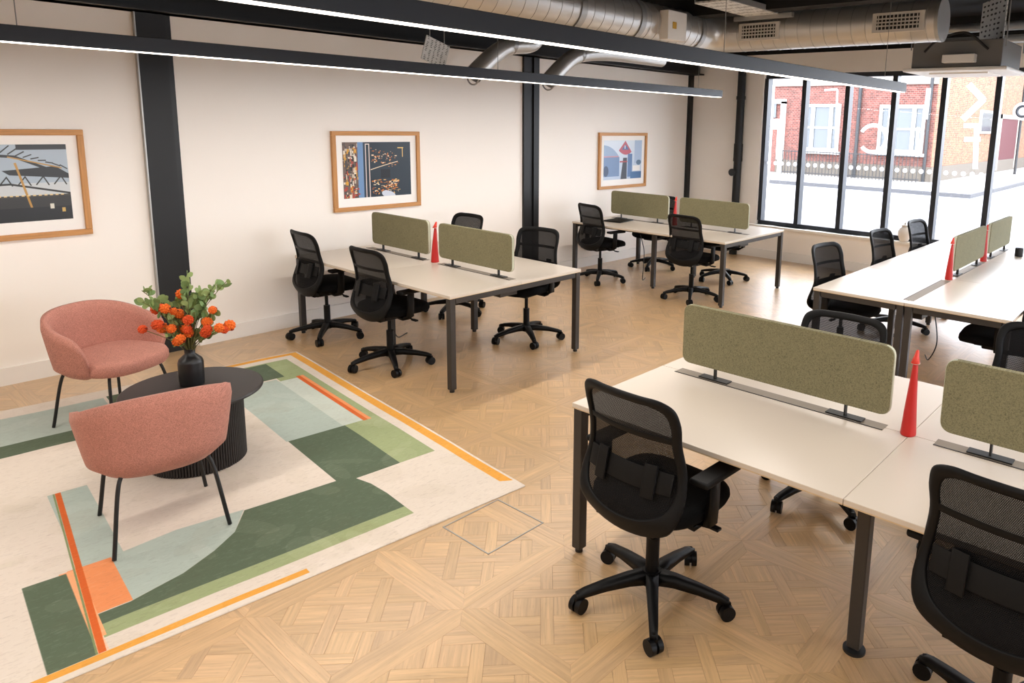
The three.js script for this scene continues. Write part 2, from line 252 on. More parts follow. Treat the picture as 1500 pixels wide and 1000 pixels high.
{
  const w = struct('window_2'), n = 6; w.position.set(0, 0, ZB + 0.08);  // made-up window out of view, lets daylight onto the picture wall
  mesh('head_frame', boxAt(BX0, BX1, BY1 - 0.06, BY1, 0, 0.06), M.winFrame, w); mesh('bottom_frame', boxAt(BX0, BX1, BY0, BY0 + 0.06, 0, 0.06), M.winFrame, w);
  for (let i = 0; i <= n; i++) { const x = BX0 + (BX1 - BX0) * i / n; mesh('mullion', boxAt(Math.max(BX0, x - 0.03), Math.min(BX1, x + 0.03), BY0 + 0.06, BY1 - 0.06, -0.01, 0.06), M.winFrame, w); if (i < n) { const g = new THREE.PlaneGeometry((BX1 - BX0) / n - 0.05, BY1 - BY0 - 0.1); g.rotateY(Math.PI); g.translate(x + (BX1 - BX0) / n / 2, (BY0 + BY1) / 2, 0.03); mesh('pane', g, M.glass, w); } }
  single('yard', boxAt(-30, XW + 0.36, -0.45, -0.15, ZB + 0.2, 40), M.pavement, 'pale paved yard outside the added windows opposite the picture wall', 'ground').userData.kind = 'structure';
}
// ------------------------------------------------------------------ the street outside
{
  const GY = -0.15, FX = 29.6, CZ = -3.4;
  single('road', boxAt(XW + 0.36, 70, GY - 0.3, GY, -40, 40), M.road, 'grey asphalt road outside the shop window', 'road').userData.kind = 'structure';
  single('pavement', merge([boxAt(25.1, FX, GY, GY + 0.12, -40, -0.95), boxAt(FX, 70, GY, GY + 0.12, CZ, -0.95)]), M.pavement, 'pale pavement along the brick building across the road', 'pavement').userData.kind = 'structure';
  single('kerb', merge([boxAt(24.95, 25.1, GY, GY + 0.13, -40, -0.8), boxAt(25.1, 70, GY, GY + 0.13, -0.95, -0.8)]), M.kerb, 'dark kerb edge of the pavement across the road', 'kerb').userData.kind = 'structure';
  const uvm = (g, s) => { const p = g.attributes.position, n = g.attributes.normal, u = g.attributes.uv; for (let i = 0; i < p.count; i++) { const ax = Math.abs(n.getX(i)) > 0.5 ? p.getZ(i) : p.getX(i); u.setXY(i, ax / s, p.getY(i) / s); } return g; };
  const b = thing('brick_building', 'red brick building with white sash windows across the road', 'building', [FX, GY, 0]);
  mesh('front_wall', uvm(boxAt(0, 8, 0, 8, -26, CZ - 0.02), 2.4), M.brick, b); mesh('side_wall', uvm(boxAt(0.01, 22, 0, 8, CZ - 0.3, CZ), 2.4), M.brickY, b);
  mesh('plinth', merge([boxAt(-0.06, 0, 0, 0.7, -26, CZ), boxAt(-0.06, 22, 0, 0.7, CZ - 0.01, CZ + 0.06)]), M.stoneBase, b); mesh('string_course', boxAt(-0.08, 0, 3.85, 4.15, -26, CZ), M.pale, b);
  const win = (z0, z1, y0, y1) => { const f = mesh('window', merge([boxAt(-0.1, 0.02, y0, y0 + 0.12, z0, z1), boxAt(-0.1, 0.02, y1 - 0.12, y1, z0, z1), boxAt(-0.12, 0.02, y0 - 0.01, y1 + 0.01, z0 - 0.01, z0 + 0.1), boxAt(-0.12, 0.02, y0 - 0.01, y1 + 0.01, z1 - 0.1, z1 + 0.01), boxAt(-0.11, 0.02, y0 + 0.005, y1 - 0.005, z0 + (z1 - z0) * 0.24 - 0.07, z0 + (z1 - z0) * 0.24 + 0.07), boxAt(-0.11, 0.02, y0 + 0.005, y1 - 0.005, z0 + (z1 - z0) * 0.76 - 0.07, z0 + (z1 - z0) * 0.76 + 0.07), boxAt(-0.08, 0.02, (y0 + y1) / 2 - 0.04, (y0 + y1) / 2 + 0.04, z0 + 0.01, z1 - 0.01), boxAt(-0.16, 0.02, y0 - 0.12, y0, z0 - 0.1, z1 + 0.1)]), M.sash, b); mesh('window_pane', boxAt(-0.03, -0.01, y0, y1, z0, z1), M.extGlass, f); };
  win(-8.69, -7.15, 1.14, 3.09); win(-5.5, -3.75, 1.2, 3.05); win(-14.2, -12.6, 1.14, 3.09); win(-17.6, -16, 1.14, 3.09);
  const d = mesh('door', boxAt(-0.05, 0.02, 0.1, 2.45, -11.1, -9.75), M.sash, b); mesh('door_panel', boxAt(-0.07, -0.04, 0.15, 2.0, -10.9, -9.95), M.brick, d); mesh('fanlight', boxAt(-0.07, -0.04, 2.5, 3.1, -10.8, -10.05), M.extGlass, d); mesh('door_surround', merge([boxAt(-0.14, 0, 0.1, 3.2, -11.25, -11.05), boxAt(-0.14, 0, 0.1, 3.2, -9.8, -9.6), boxAt(-0.14, 0, 3.1, 3.3, -11.25, -9.6)]), M.sash, d);
  mesh('downpipe', cyl(0.07, 0.07, 7, -0.1, 3.5, -6.35), M.iron, b); mesh('downpipe', cyl(0.06, 0.06, 7, -0.1, 3.5, -3.62), M.iron, b);
  const sd = mesh('side_door', boxAt(10.8, 14.6, 0.2, 2.75, CZ - 0.02, CZ + 0.05), M.maroon, b); mesh('door_frame', merge([boxAt(10.5, 10.8, 0.2, 2.95, CZ, CZ + 0.08), boxAt(14.6, 14.9, 0.2, 2.95, CZ, CZ + 0.08), boxAt(10.5, 14.9, 2.75, 2.95, CZ, CZ + 0.08)]), M.pale, sd);
  const sw = mesh('side_window', boxAt(6.6, 9.0, 2.0, 3.05, CZ, CZ + 0.06), M.sash, b); mesh('side_pane', boxAt(6.9, 8.7, 2.1, 2.95, CZ + 0.05, CZ + 0.07), M.extGlass, sw);
  const rl = []; for (let z = -9.3; z < CZ - 0.2; z += 0.14) rl.push(boxAt(FX - 0.72, FX - 0.7, GY + 0.12, GY + 1.15, z, z + 0.022)); rl.push(boxAt(FX - 0.73, FX - 0.69, GY + 1.08, GY + 1.12, -9.3, CZ - 0.2), boxAt(FX - 0.73, FX - 0.69, GY + 0.2, GY + 0.24, -9.3, CZ - 0.2));
  single('railing', merge(rl), M.iron, 'thin dark iron railing in front of the brick building', 'railing');
  const fb = thing('corner_house', 'pale low house at the far end of the side street', 'building', [52, GY, -2]);
  mesh('wall', boxAt(0, 8, 0, 7, -1.6, 14), M.pale, fb); mesh('doorway', boxAt(-0.05, 0.02, 0, 2.4, 1.0, 2.2), M.maroon, fb); mesh('window', boxAt(-0.05, 0.02, 1.2, 2.6, 3.4, 5.2), M.extGlass, fb);
  const s = thing('street_sign', 'round street sign on a slim grey post by the side street', 'sign', [39, GY + 0.12, -2.25]);
  mesh('post', cyl(0.06, 0.06, 4.2, 0, 2.1, 0), M.iron, s); mesh('sign_disc', cylX(0.42, 0.04, -0.08, 2.95, 0.05, 28), M.sash, s); mesh('sign_ring', T(new THREE.TorusGeometry(0.24, 0.06, 8, 28), -0.11, 2.95, 0.05, 0, Math.PI / 2, 0), M.winFrame, s);
}

// ------------------------------------------------------------------ framed prints
function framed(x0, x1, label, draw) {
  const o = thing('framed_print', label, 'picture', [(x0 + x1) / 2, 1.05, ZW]), w = x1 - x0, h = 0.785, b = 0.042, d = 0.035;
  const uvs = (g, along) => { const p = g.attributes.position, u = g.attributes.uv; for (let i = 0; i < p.count; i++) along ? u.setXY(i, p.getX(i), p.getY(i) * 2 + p.getZ(i)) : u.setXY(i, p.getY(i), p.getX(i) * 2 + p.getZ(i)); return g; };
  for (const y of [b / 2, h - b / 2]) mesh('frame_rail', uvs(rbox(w, b, d, 0.004, 0, y, d / 2 + 0.002), true), M.frameOak, o);
  for (const s of [-1, 1]) mesh('frame_stile', uvs(rbox(b, h - 2 * b, d, 0.004, s * (w - b) / 2, h / 2, d / 2 + 0.002), false), M.frameOak, o);
  mesh('mount', boxAt(-w / 2 + b, w / 2 - b, b, h - b, 0.004, 0.016), M.mat, o);
  const pw = w - 2 * b - 0.14, ph = h - 2 * b - 0.15, g = new THREE.PlaneGeometry(pw, ph); g.translate(0, h / 2 + 0.01, 0.0175);
  mesh('print', g, new THREE.MeshStandardMaterial({ map: canvasTex(512, 384, draw), roughness: 0.35 }), o);
}
const grad = (g, y0, y1, a, b) => { const q = g.createLinearGradient(0, y0, 0, y1); q.addColorStop(0, a); q.addColorStop(1, b); return q; };
framed(0.67, 1.667, 'oak framed print of dark crane beams against a pale sky', (g, w, h) => {
  g.fillStyle = '#a9b6c2'; g.fillRect(0, 0, w, h); g.fillStyle = '#c9cdcf'; g.fillRect(0, h * 0.5, w, h * 0.16); g.fillStyle = '#2a2723'; g.fillRect(0, h * 0.66, w, h * 0.34); g.fillStyle = '#3b362c'; g.fillRect(0, h * 0.66, w, 8);
  g.strokeStyle = '#17150f'; g.lineWidth = 13; g.beginPath(); g.moveTo(0, 30); g.lineTo(w * 0.6, 60); g.lineTo(w, 165); g.stroke(); g.lineWidth = 9; g.beginPath(); g.moveTo(0, 205); g.lineTo(w * 0.55, 195); g.lineTo(w, 250); g.stroke();
  g.fillStyle = '#14130f'; g.fillRect(w * 0.62, 0, w * 0.38, 26); g.beginPath(); g.moveTo(w * 0.5, 128); g.lineTo(w * 0.9, 110); g.lineTo(w, 150); g.lineTo(w, 172); g.lineTo(w * 0.55, 150); g.fill();
  g.lineWidth = 5; for (let i = 0; i < 9; i++) { g.beginPath(); g.moveTo(w * 0.5 + i * 28, 40 + i * 8); g.lineTo(w * 0.52 + i * 27 + 26, 5 + i * 15); g.stroke(); } for (let i = 0; i < 7; i++) { g.beginPath(); g.moveTo(30 + i * 70, 202); g.lineTo(60 + i * 70, 160); g.lineTo(80 + i * 70, 205); g.stroke(); }
  g.strokeStyle = '#b98a3c'; g.lineWidth = 9; g.beginPath(); g.moveTo(w * 0.6, 90); g.lineTo(w * 0.7, 340); g.stroke(); g.lineWidth = 6; g.beginPath(); g.moveTo(w * 0.55, 60); g.lineTo(w * 0.95, 120); g.stroke(); g.fillStyle = '#e8c98a'; for (let i = 0; i < 12; i++) g.fillRect(w * 0.45 + i * 22, h * 0.655, 12, 6); g.fillStyle = '#0e0d0b'; g.fillRect(w * 0.3, h * 0.82, w * 0.7, h * 0.18); g.fillStyle = '#d9d4c4'; g.fillRect(w * 0.83, h * 0.78, 16, 26); g.fillStyle = '#c8a45a'; g.fillRect(w * 0.92, h * 0.84, 14, 22);
});
framed(3.657, 4.66, 'oak framed print of a night arcade with orange lights and a blue post', (g, w, h) => {
  g.fillStyle = '#1d2c38'; g.fillRect(0, 0, w, h); const r = rng(21);
  g.fillStyle = '#6d5a52'; g.fillRect(0, 0, w * 0.21, h); for (let i = 0; i < 150; i++) { g.fillStyle = ['#c8b7a2', '#4a4644', '#d9a03c', '#a84a3c', '#e5dccb', '#33302f'][Math.floor(r() * 6)]; g.fillRect(r() * w * 0.2, r() * h, 5 + r() * 14, 6 + r() * 34); }
  g.fillStyle = '#6f92bd'; g.fillRect(w * 0.21, 0, w * 0.08, h); g.fillStyle = '#28384a'; g.fillRect(w * 0.29, 0, w * 0.03, h); g.strokeStyle = '#e6d8cf'; g.lineWidth = 6; g.strokeRect(w * 0.325, 14, w * 0.05, h);
  for (let i = 0; i < 130; i++) { g.fillStyle = ['#e08a2c', '#c9702a', '#f0c070', '#8a4420', '#f3dcb8'][Math.floor(r() * 5)]; const a = r(); g.fillRect(w * (0.4 + 0.4 * r()), h * (0.68 + 0.27 * a), 4 + r() * 16, 2 + r() * 7); }
  for (let i = 0; i < 70; i++) { g.fillStyle = ['#d98a4a', '#a8602e', '#f0d0a8', '#5a3a28'][Math.floor(r() * 4)]; const t = r(); g.fillRect(w * (0.4 + 0.4 * t), h * (0.1 + 0.28 * r() + 0.1 * t), 3 + r() * 14, 2 + r() * 8); }
  g.strokeStyle = '#f0d9b8'; g.lineWidth = 5; g.beginPath(); g.moveTo(w * 0.39, h * 0.5); g.quadraticCurveTo(w * 0.6, h * 0.42, w * 0.8, h * 0.36); g.stroke(); g.fillStyle = '#101820'; g.fillRect(w * 0.54, h * 0.5, w * 0.14, h * 0.16); g.fillStyle = '#f0c878'; g.fillRect(w * 0.8, h * 0.1, w * 0.09, 7); g.fillRect(w * 0.87, h * 0.1, 6, h * 0.18);
  g.fillStyle = '#cfd6e2'; g.beginPath(); g.ellipse(w * 0.65, h * 0.97, 55, 26, 0.3, 0, 7); g.fill(); g.fillStyle = '#b8402c'; for (let i = 0; i < 12; i++) g.fillRect(r() * w * 0.2, h * (0.78 + 0.2 * r()), 16, 8);
});
framed(7.6, 8.69, 'oak framed pale blue print with a red and blue diamond sign', (g, w, h) => {
  g.fillStyle = grad(g, 0, h, '#d7e0ea', '#b7c6da'); g.fillRect(0, 0, w, h); g.fillStyle = '#6a86ae'; g.fillRect(0, h * 0.42, w * 0.4, h * 0.5); g.fillStyle = '#8fa6c4'; g.beginPath(); g.moveTo(0, h * 0.12); g.quadraticCurveTo(w * 0.22, h * 0.14, w * 0.38, h * 0.4); g.lineTo(0, h * 0.42); g.fill(); g.fillStyle = '#c9828c'; g.fillRect(0, h * 0.4, w * 0.38, 10);
  g.fillStyle = '#33486a'; g.beginPath(); g.ellipse(w * 0.06, h * 0.78, 34, 52, 0, 0, 7); g.fill(); g.fillStyle = '#a8bcd6'; g.fillRect(w * 0.8, 0, w * 0.2, h * 0.6);
  g.fillStyle = '#b8485a'; g.beginPath(); g.moveTo(w * 0.55, 4); g.lineTo(w * 0.72, h * 0.3); g.quadraticCurveTo(w * 0.55, h * 0.46, w * 0.38, h * 0.26); g.fill(); g.fillStyle = '#3f5c94'; g.beginPath(); g.moveTo(w * 0.55, h * 0.1); g.lineTo(w * 0.65, h * 0.24); g.lineTo(w * 0.46, h * 0.24); g.fill(); g.fillStyle = '#e6e2e6'; g.fillRect(w * 0.53, h * 0.13, 12, 34);
  g.fillStyle = '#2a2f3c'; g.beginPath(); g.moveTo(w * 0.5, h * 0.45); g.lineTo(w * 0.6, h * 0.45); g.lineTo(w * 0.6, h); g.lineTo(w * 0.44, h); g.fill(); g.fillStyle = '#a83a44'; g.fillRect(w * 0.41, h * 0.53, w * 0.2, 14); g.fillStyle = '#5577a8'; g.fillRect(w * 0.62, h * 0.35, w * 0.12, h * 0.6); g.fillStyle = '#f0ece8'; g.fillRect(w * 0.76, h * 0.66, w * 0.2, h * 0.14); g.fillStyle = '#3c6a9a'; g.fillRect(w * 0.7, h * 0.82, w * 0.3, h * 0.18); g.fillStyle = '#55708a'; g.beginPath(); g.ellipse(w * 0.92, h * 0.58, 34, 26, 0, 0, 7); g.fill();
});

// ------------------------------------------------------------------ light bars
LED_BARS.forEach((z, i) => {
  const x0 = -2.6, x1 = BAR_END[i], m = (x0 + x1) / 2;
  const o = thing('light_bar', ['long black LED light bar hanging in front of the picture wall', 'long black LED light bar with its end before the shop window', 'long black LED light bar added out of view on the room side opposite the picture wall'][i], 'ceiling light', [m, 2.3, z]);
  mesh('housing', rbox(x1 - x0, 0.082, 0.06, 0.003, 0, 0.045, 0), M.ledBody, o); mesh('led_diffuser', box(x1 - x0 - 0.03, 0.006, 0.048, 0, 0.003, 0), M.led, o);
  for (const x of [x0 + 0.6, m - 1.6, m + 1.6, x1 - 0.5]) mesh('suspension_cable', cyl(0.0025, 0.0025, H - 2.386, x - m, (H - 2.386) / 2 + 0.086, 0, 6), M.cable, o);
});

// ------------------------------------------------------------------ ducts and other services under the ceiling
{
  const d = thing('air_duct', 'large silver spiral air duct bending towards the shop window', 'duct', [0, 0, 0]);
  const R = 0.18, Y = 2.9, XD = 6.78, ZD = 0.75;
  const elbow = []; for (let k = 0; k <= 8; k++) { const a = k / 8 * Math.PI / 2; elbow.push(V3(XD - 0.3 + 0.3 * Math.sin(a), Y, ZD + 0.3 - 0.3 * Math.cos(a))); }
  mesh('main_run', cylX(R, XD - 0.3 + 2.5, (XD - 0.3 - 2.5) / 2, Y, ZD, 36), M.steelDuct, d); mesh('elbow', tube(elbow, R, 24, 36), M.steelDuct, d); mesh('branch_run', cylZ(R, 3.04 - ZD - 0.3, XD, Y, (3.04 + ZD + 0.3) / 2, 36), M.steelDuct, d); mesh('end_cap', cylZ(R + 0.004, 0.03, XD, Y, 3.05, 36), M.galv, d);
  const seams = []; for (let z = 1.15; z < 3.0; z += 0.13) seams.push(T(new THREE.TorusGeometry(R, 0.003, 5, 36), XD, Y, z)); for (let x = 2.6; x < XD - 0.35; x += 0.13) seams.push(T(new THREE.TorusGeometry(R, 0.003, 5, 36), x, Y, ZD, 0, Math.PI / 2, 0));
  mesh('spiral_seam', merge(seams), M.galv, d);
  for (const x of [4.55, 5.35, 6.35]) mesh('joint_band', T(new THREE.CylinderGeometry(R + 0.01, R + 0.01, 0.07, 36, 1, true), x, Y, ZD, 0, 0, Math.PI / 2), M.galv, d);
  const cb = mesh('control_box', rbox(0.3, 0.26, 0.1, 0.006, 5.76, 2.87, ZD + R + 0.03), M.whitePlastic, d); mesh('warning_label', boxAt(5.68, 5.74, 2.84, 2.9, ZD + R + 0.081, ZD + R + 0.083), std('#c79a2c', 0.6), cb);
  for (const z of [1.4, 2.74]) { const g = mesh('grille_plate', rbox(0.02, 0.17, 0.44, 0.003, XD - R - 0.003, Y - 0.015, z), M.grille, d); mesh('grille_opening', boxAt(XD - R - 0.016, XD - R - 0.013, Y - 0.075, Y + 0.045, z - 0.18, z + 0.18), M.dark, g); const bars = []; for (let k = -5; k <= 5; k++) bars.push(boxAt(XD - R - 0.019, XD - R - 0.015, Y - 0.075, Y + 0.045, z + k * 0.033 - 0.004, z + k * 0.033 + 0.004)); for (let k = -1; k <= 1; k++) bars.push(boxAt(XD - R - 0.019, XD - R - 0.015, Y - 0.018 + k * 0.03 - 0.003, Y - 0.012 + k * 0.03 + 0.003, z - 0.18, z + 0.18)); mesh('grille_bars', merge(bars), M.grille, g); }
  for (const z of [1.1, 1.95, 2.85]) mesh('hanger', cyl(0.006, 0.006, H - Y - R, XD, (H + Y + R) / 2, z, 6), M.cable, d);
  [[4.47, 5.0, 'silver duct spigot bent downwards beside the black column'], [5.47, 6.0, 'silver duct spigot bent downwards nearer the shop window']].forEach(([xe, xs, label], i) => {
    const s = thing('duct_spigot', label, 'duct'); const pts = [...(i ? [V3(xs + 1.5, 2.75, -0.42), V3(xs + 0.4, 2.74, -0.42)] : [V3(xs + 0.4, H, -0.42), V3(xs + 0.39, 3.0, -0.42), V3(xs + 0.3, 2.76, -0.42)]), V3(xs, 2.69, -0.42), V3(xs - 0.18, 2.62, -0.42), V3(xe + 0.12, 2.45, -0.42), V3(xe + 0.04, 2.38, -0.42)];
    mesh('bend', tube(pts, 0.085, 50, 20), M.steelDuct, s); mesh('rim', T(new THREE.TorusGeometry(0.088, 0.008, 8, 24), xe + 0.04, 2.38, -0.42, 0, Math.PI / 2, -0.75), M.galv, s); mesh('band', T(new THREE.CylinderGeometry(0.092, 0.092, 0.05, 24, 1, true), xs - 0.02, 2.69, -0.42, 0, 0, Math.PI / 2 - 0.25), M.galv, s);
  });
  single('timber_soffit', boxAt(6.42, 8.4, 3.27, 3.3, -1.0, 0.24), M.timber, 'pale timber board panel fixed under the black ceiling', 'panel');
  let t = thing('cable_tray', 'perforated metal cable tray above the silver duct', 'cable tray', [6.0, 3.02, 1.5]); mesh('tray', box(0.9, 0.015, 0.34, 0, 0, 0), M.perf, t); mesh('lip', merge([box(0.9, 0.05, 0.01, 0, 0.02, 0.17), box(0.9, 0.05, 0.01, 0, 0.02, -0.17)]), M.galv, t); mesh('strut', box(0.04, 0.04, 0.62, 0.48, -0.02, 0), M.galv, t);
  t = thing('cable_tray', 'perforated metal tray strip hanging above the ceiling cassette', 'cable tray', [8.75, 2.74, 3.0]); mesh('tray', T(box(0.62, 0.75, 0.012), 0, 0.37, 0, 0, 0.6, 0.02), M.perf, t);
  t = thing('cable_tray', 'small perforated metal plate hanging over the picture wall', 'cable tray', [4.22, 2.46, -0.6]); mesh('plate', T(box(0.27, 0.22, 0.01), 0, 0.11, 0, 0, 0, -0.3), M.perf, t); for (const x of [-0.06, 0.1]) mesh('hanger', cyl(0.004, 0.004, H - 2.46 - 0.18, x, 0.18 + (H - 2.64) / 2, 0, 6), M.cable, t);
  const a = thing('ceiling_cassette', 'white square air conditioning cassette hanging by the shop window', 'air conditioner', [8.35, 2.55, 2.88]);
  mesh('panel', merge([rbox(0.97, 0.035, 0.97, 0.012, 0, 0.02, 0)]), M.ac, a); mesh('intake', rbox(0.56, 0.02, 0.56, 0.006, 0, -0.004, 0), M.whitePlastic, a); mesh('body', rbox(0.84, 0.26, 0.84, 0.01, 0, 0.17, 0), M.acGrey, a); mesh('pump_box', rbox(0.1, 0.08, 0.3, 0.008, -0.47, 0.12, 0.05), M.whitePlastic, a);
  for (const [x, z] of [[-0.4, -0.44], [0.4, -0.44], [-0.4, 0.44], [0.4, 0.44]]) mesh('hanger', cyl(0.006, 0.006, 0.55, x, 0.5, z, 6), M.cable, a);
  mesh('hose', tube([V3(-0.45, 0.2, 0.3), V3(-0.5, 0.36, 0.1), V3(-0.42, 0.3, -0.2), V3(-0.42, 0.2, -0.3)], 0.012), M.black, a);
  [[3.12, 0.05], [2.98, 0.045]].forEach(([y, r], i) => single('service_pipe', cylZ(r, 6.2, 9.2, y, 5.4, 16), M.galv, i ? 'lower shiny metal service pipe under the ceiling behind the cassette' : 'upper shiny metal service pipe under the ceiling behind the cassette', 'pipe'));
}

// ------------------------------------------------------------------ rug
{
  const U0 = 2.4, VL = 3.1, pxm = 500;
  const tex = canvasTex(U0 * pxm, VL * pxm, (g, w, h) => {
    const rect = (u0, u1, v0, v1, c) => { g.fillStyle = c; g.fillRect(w - u1 * pxm, h - v1 * pxm, (u1 - u0) * pxm, (v1 - v0) * pxm); };
    const poly = (pts, c) => { g.fillStyle = c; g.beginPath(); pts.forEach(([u, v], i) => (i ? g.lineTo(w - u * pxm, h - v * pxm) : g.moveTo(w - u * pxm, h - v * pxm))); g.fill(); };
    const cream = '#dccfc1', dk = '#57654f', lg = '#9aa578', pb = '#aebab0', pb2 = '#c4cbc0', or = '#e8905a', or2 = '#d35f20', am = '#e3a040';
    rect(0, U0, 0, VL, cream);
    poly([[0.014, 0.09], [0.075, 0.13], [0.075, 3.03], [0.62, 3.03], [0.62, 3.085], [0.014, 3.085]], am);
    rect(0.14, 0.37, 0.69, 2.95, lg); rect(0.37, 0.53, 2.72, 2.95, lg); rect(0.31, 0.53, 2.55, 2.93, dk); rect(0.53, 1.38, 2.78, 2.95, dk);
    rect(0.24, 0.38, 1.4, 2.47, pb2); rect(0.38, 0.74, 1.4, 2.53, pb); rect(0.19, 0.215, 1.39, 2.5, or); rect(0.215, 0.245, 1.39, 2.5, or2);
    rect(0.37, 0.73, 0.69, 1.4, dk); rect(1.4, U0, 2.44, 2.93, pb); rect(1.36, U0, 2.25, 2.44, dk);
    poly([[0.64, 0.7], [0.73, 0.735], [1.2, 0.75], [1.3, 0.58], [1.42, 0.48], [1.57, 0.39], [1.78, 0.325], [1.9, 0.325], [1.9, 0.245], [0.59, 0.245], [0.59, 0.43], [0.605, 0.58]], dk);
    rect(0.59, 1.9, 0.155, 0.247, lg); poly([[1.2, 0.76], [1.5, 0.785], [1.77, 0.74], [1.77, 0.33], [1.57, 0.39], [1.42, 0.48], [1.3, 0.58]], pb);
    rect(1.77, 1.93, 0.33, 0.735, or); rect(1.89, 1.96, 0.17, 0.73, '#f3a877'); rect(1.9, 1.96, 0.07, 0.17, '#f3c3a8'); rect(1.72, 1.89, 0.735, 1.57, pb); rect(1.935, 2.085, 0.07, 0.72, dk);
    poly([[1.834, 1.57], [1.858, 1.57], [1.933, 0.07], [1.909, 0.07]], or2); poly([[1.86, 1.57], [1.867, 1.57], [1.942, 0.07], [1.935, 0.07]], '#7d8a5c'); rect(1.17, 2.3, 0.03, 0.068, am);
    const r = rng(9); for (let i = 0; i < 26000; i++) { g.fillStyle = r() < 0.5 ? 'rgba(255,255,255,0.05)' : 'rgba(40,30,20,0.05)'; g.fillRect(r() * w, r() * h, 2 + r() * 14, 1 + r() * 2); }
    for (let i = 0; i < 160; i++) { g.fillStyle = r() < 0.5 ? 'rgba(255,250,240,0.05)' : 'rgba(120,80,50,0.035)'; g.beginPath(); g.ellipse(r() * w, r() * h, 20 + r() * 70, 10 + r() * 40, r() * 3, 0, 7); g.fill(); }
  });
  const n1 = noise2(91, 9, 9), nx = 70, nz = 90, pos = [], uv = [], idx = [], th = 0.007;
  const hgt = (s, t) => 0.006 + 0.006 * n1(s * 0.9, t * 0.9) ** 2;
  for (let j = 0; j <= nz; j++) for (let i = 0; i <= nx; i++) { const s = i / nx, t = j / nz; pos.push(-s * U0, hgt(s, t), -t * VL); uv.push(1 - s, t); }
  for (let j = 0; j < nz; j++) for (let i = 0; i < nx; i++) { const a = j * (nx + 1) + i, b = a + 1, c = a + nx + 1, d = c + 1; idx.push(a, c, b, b, c, d); }
  const edge = []; for (let i = 0; i < nx; i++) edge.push(i); for (let j = 0; j < nz; j++) edge.push(j * (nx + 1) + nx); for (let i = nx; i > 0; i--) edge.push(nz * (nx + 1) + i); for (let j = nz; j > 0; j--) edge.push(j * (nx + 1));
  const base = pos.length / 3; edge.forEach((e) => { pos.push(pos[e * 3], 0.0005, pos[e * 3 + 2]); uv.push(uv[e * 2], uv[e * 2 + 1]); });
  edge.forEach((e, k) => { const f = edge[(k + 1) % edge.length], a = base + k, b = base + (k + 1) % edge.length; idx.push(e, f, a, f, b, a); });
  const g = new THREE.BufferGeometry(); g.setAttribute('position', new THREE.Float32BufferAttribute(pos, 3)); g.setAttribute('uv', new THREE.Float32BufferAttribute(uv, 2)); g.setIndex(idx); g.computeVertexNormals();
  const m = single('rug', g, new THREE.MeshStandardMaterial({ map: tex, roughness: 0.95, side: THREE.DoubleSide, bumpMap: bumpTex, bumpScale: 0.0008 }), 'cream rug with green, pale blue and orange geometric shapes', 'rug');
  m.position.set(2.55, 0, 2.338); m.rotation.y = -5.3 * Math.PI / 180;
}
single('floor_box', merge([boxAt(2.0, 2.006, 0, 0.0025, 2.33, 2.67), boxAt(2.0, 2.36, 0, 0.0025, 2.664, 2.67), boxAt(2.354, 2.36, 0, 0.0025, 2.33, 2.67), boxAt(2.0, 2.36, 0, 0.0025, 2.33, 2.336)]), M.galv, 'thin metal rim of a floor box beside the rug', 'floor box');

// ------------------------------------------------------------------ bench desks
const TOPY = 0.73, TT = 0.024;
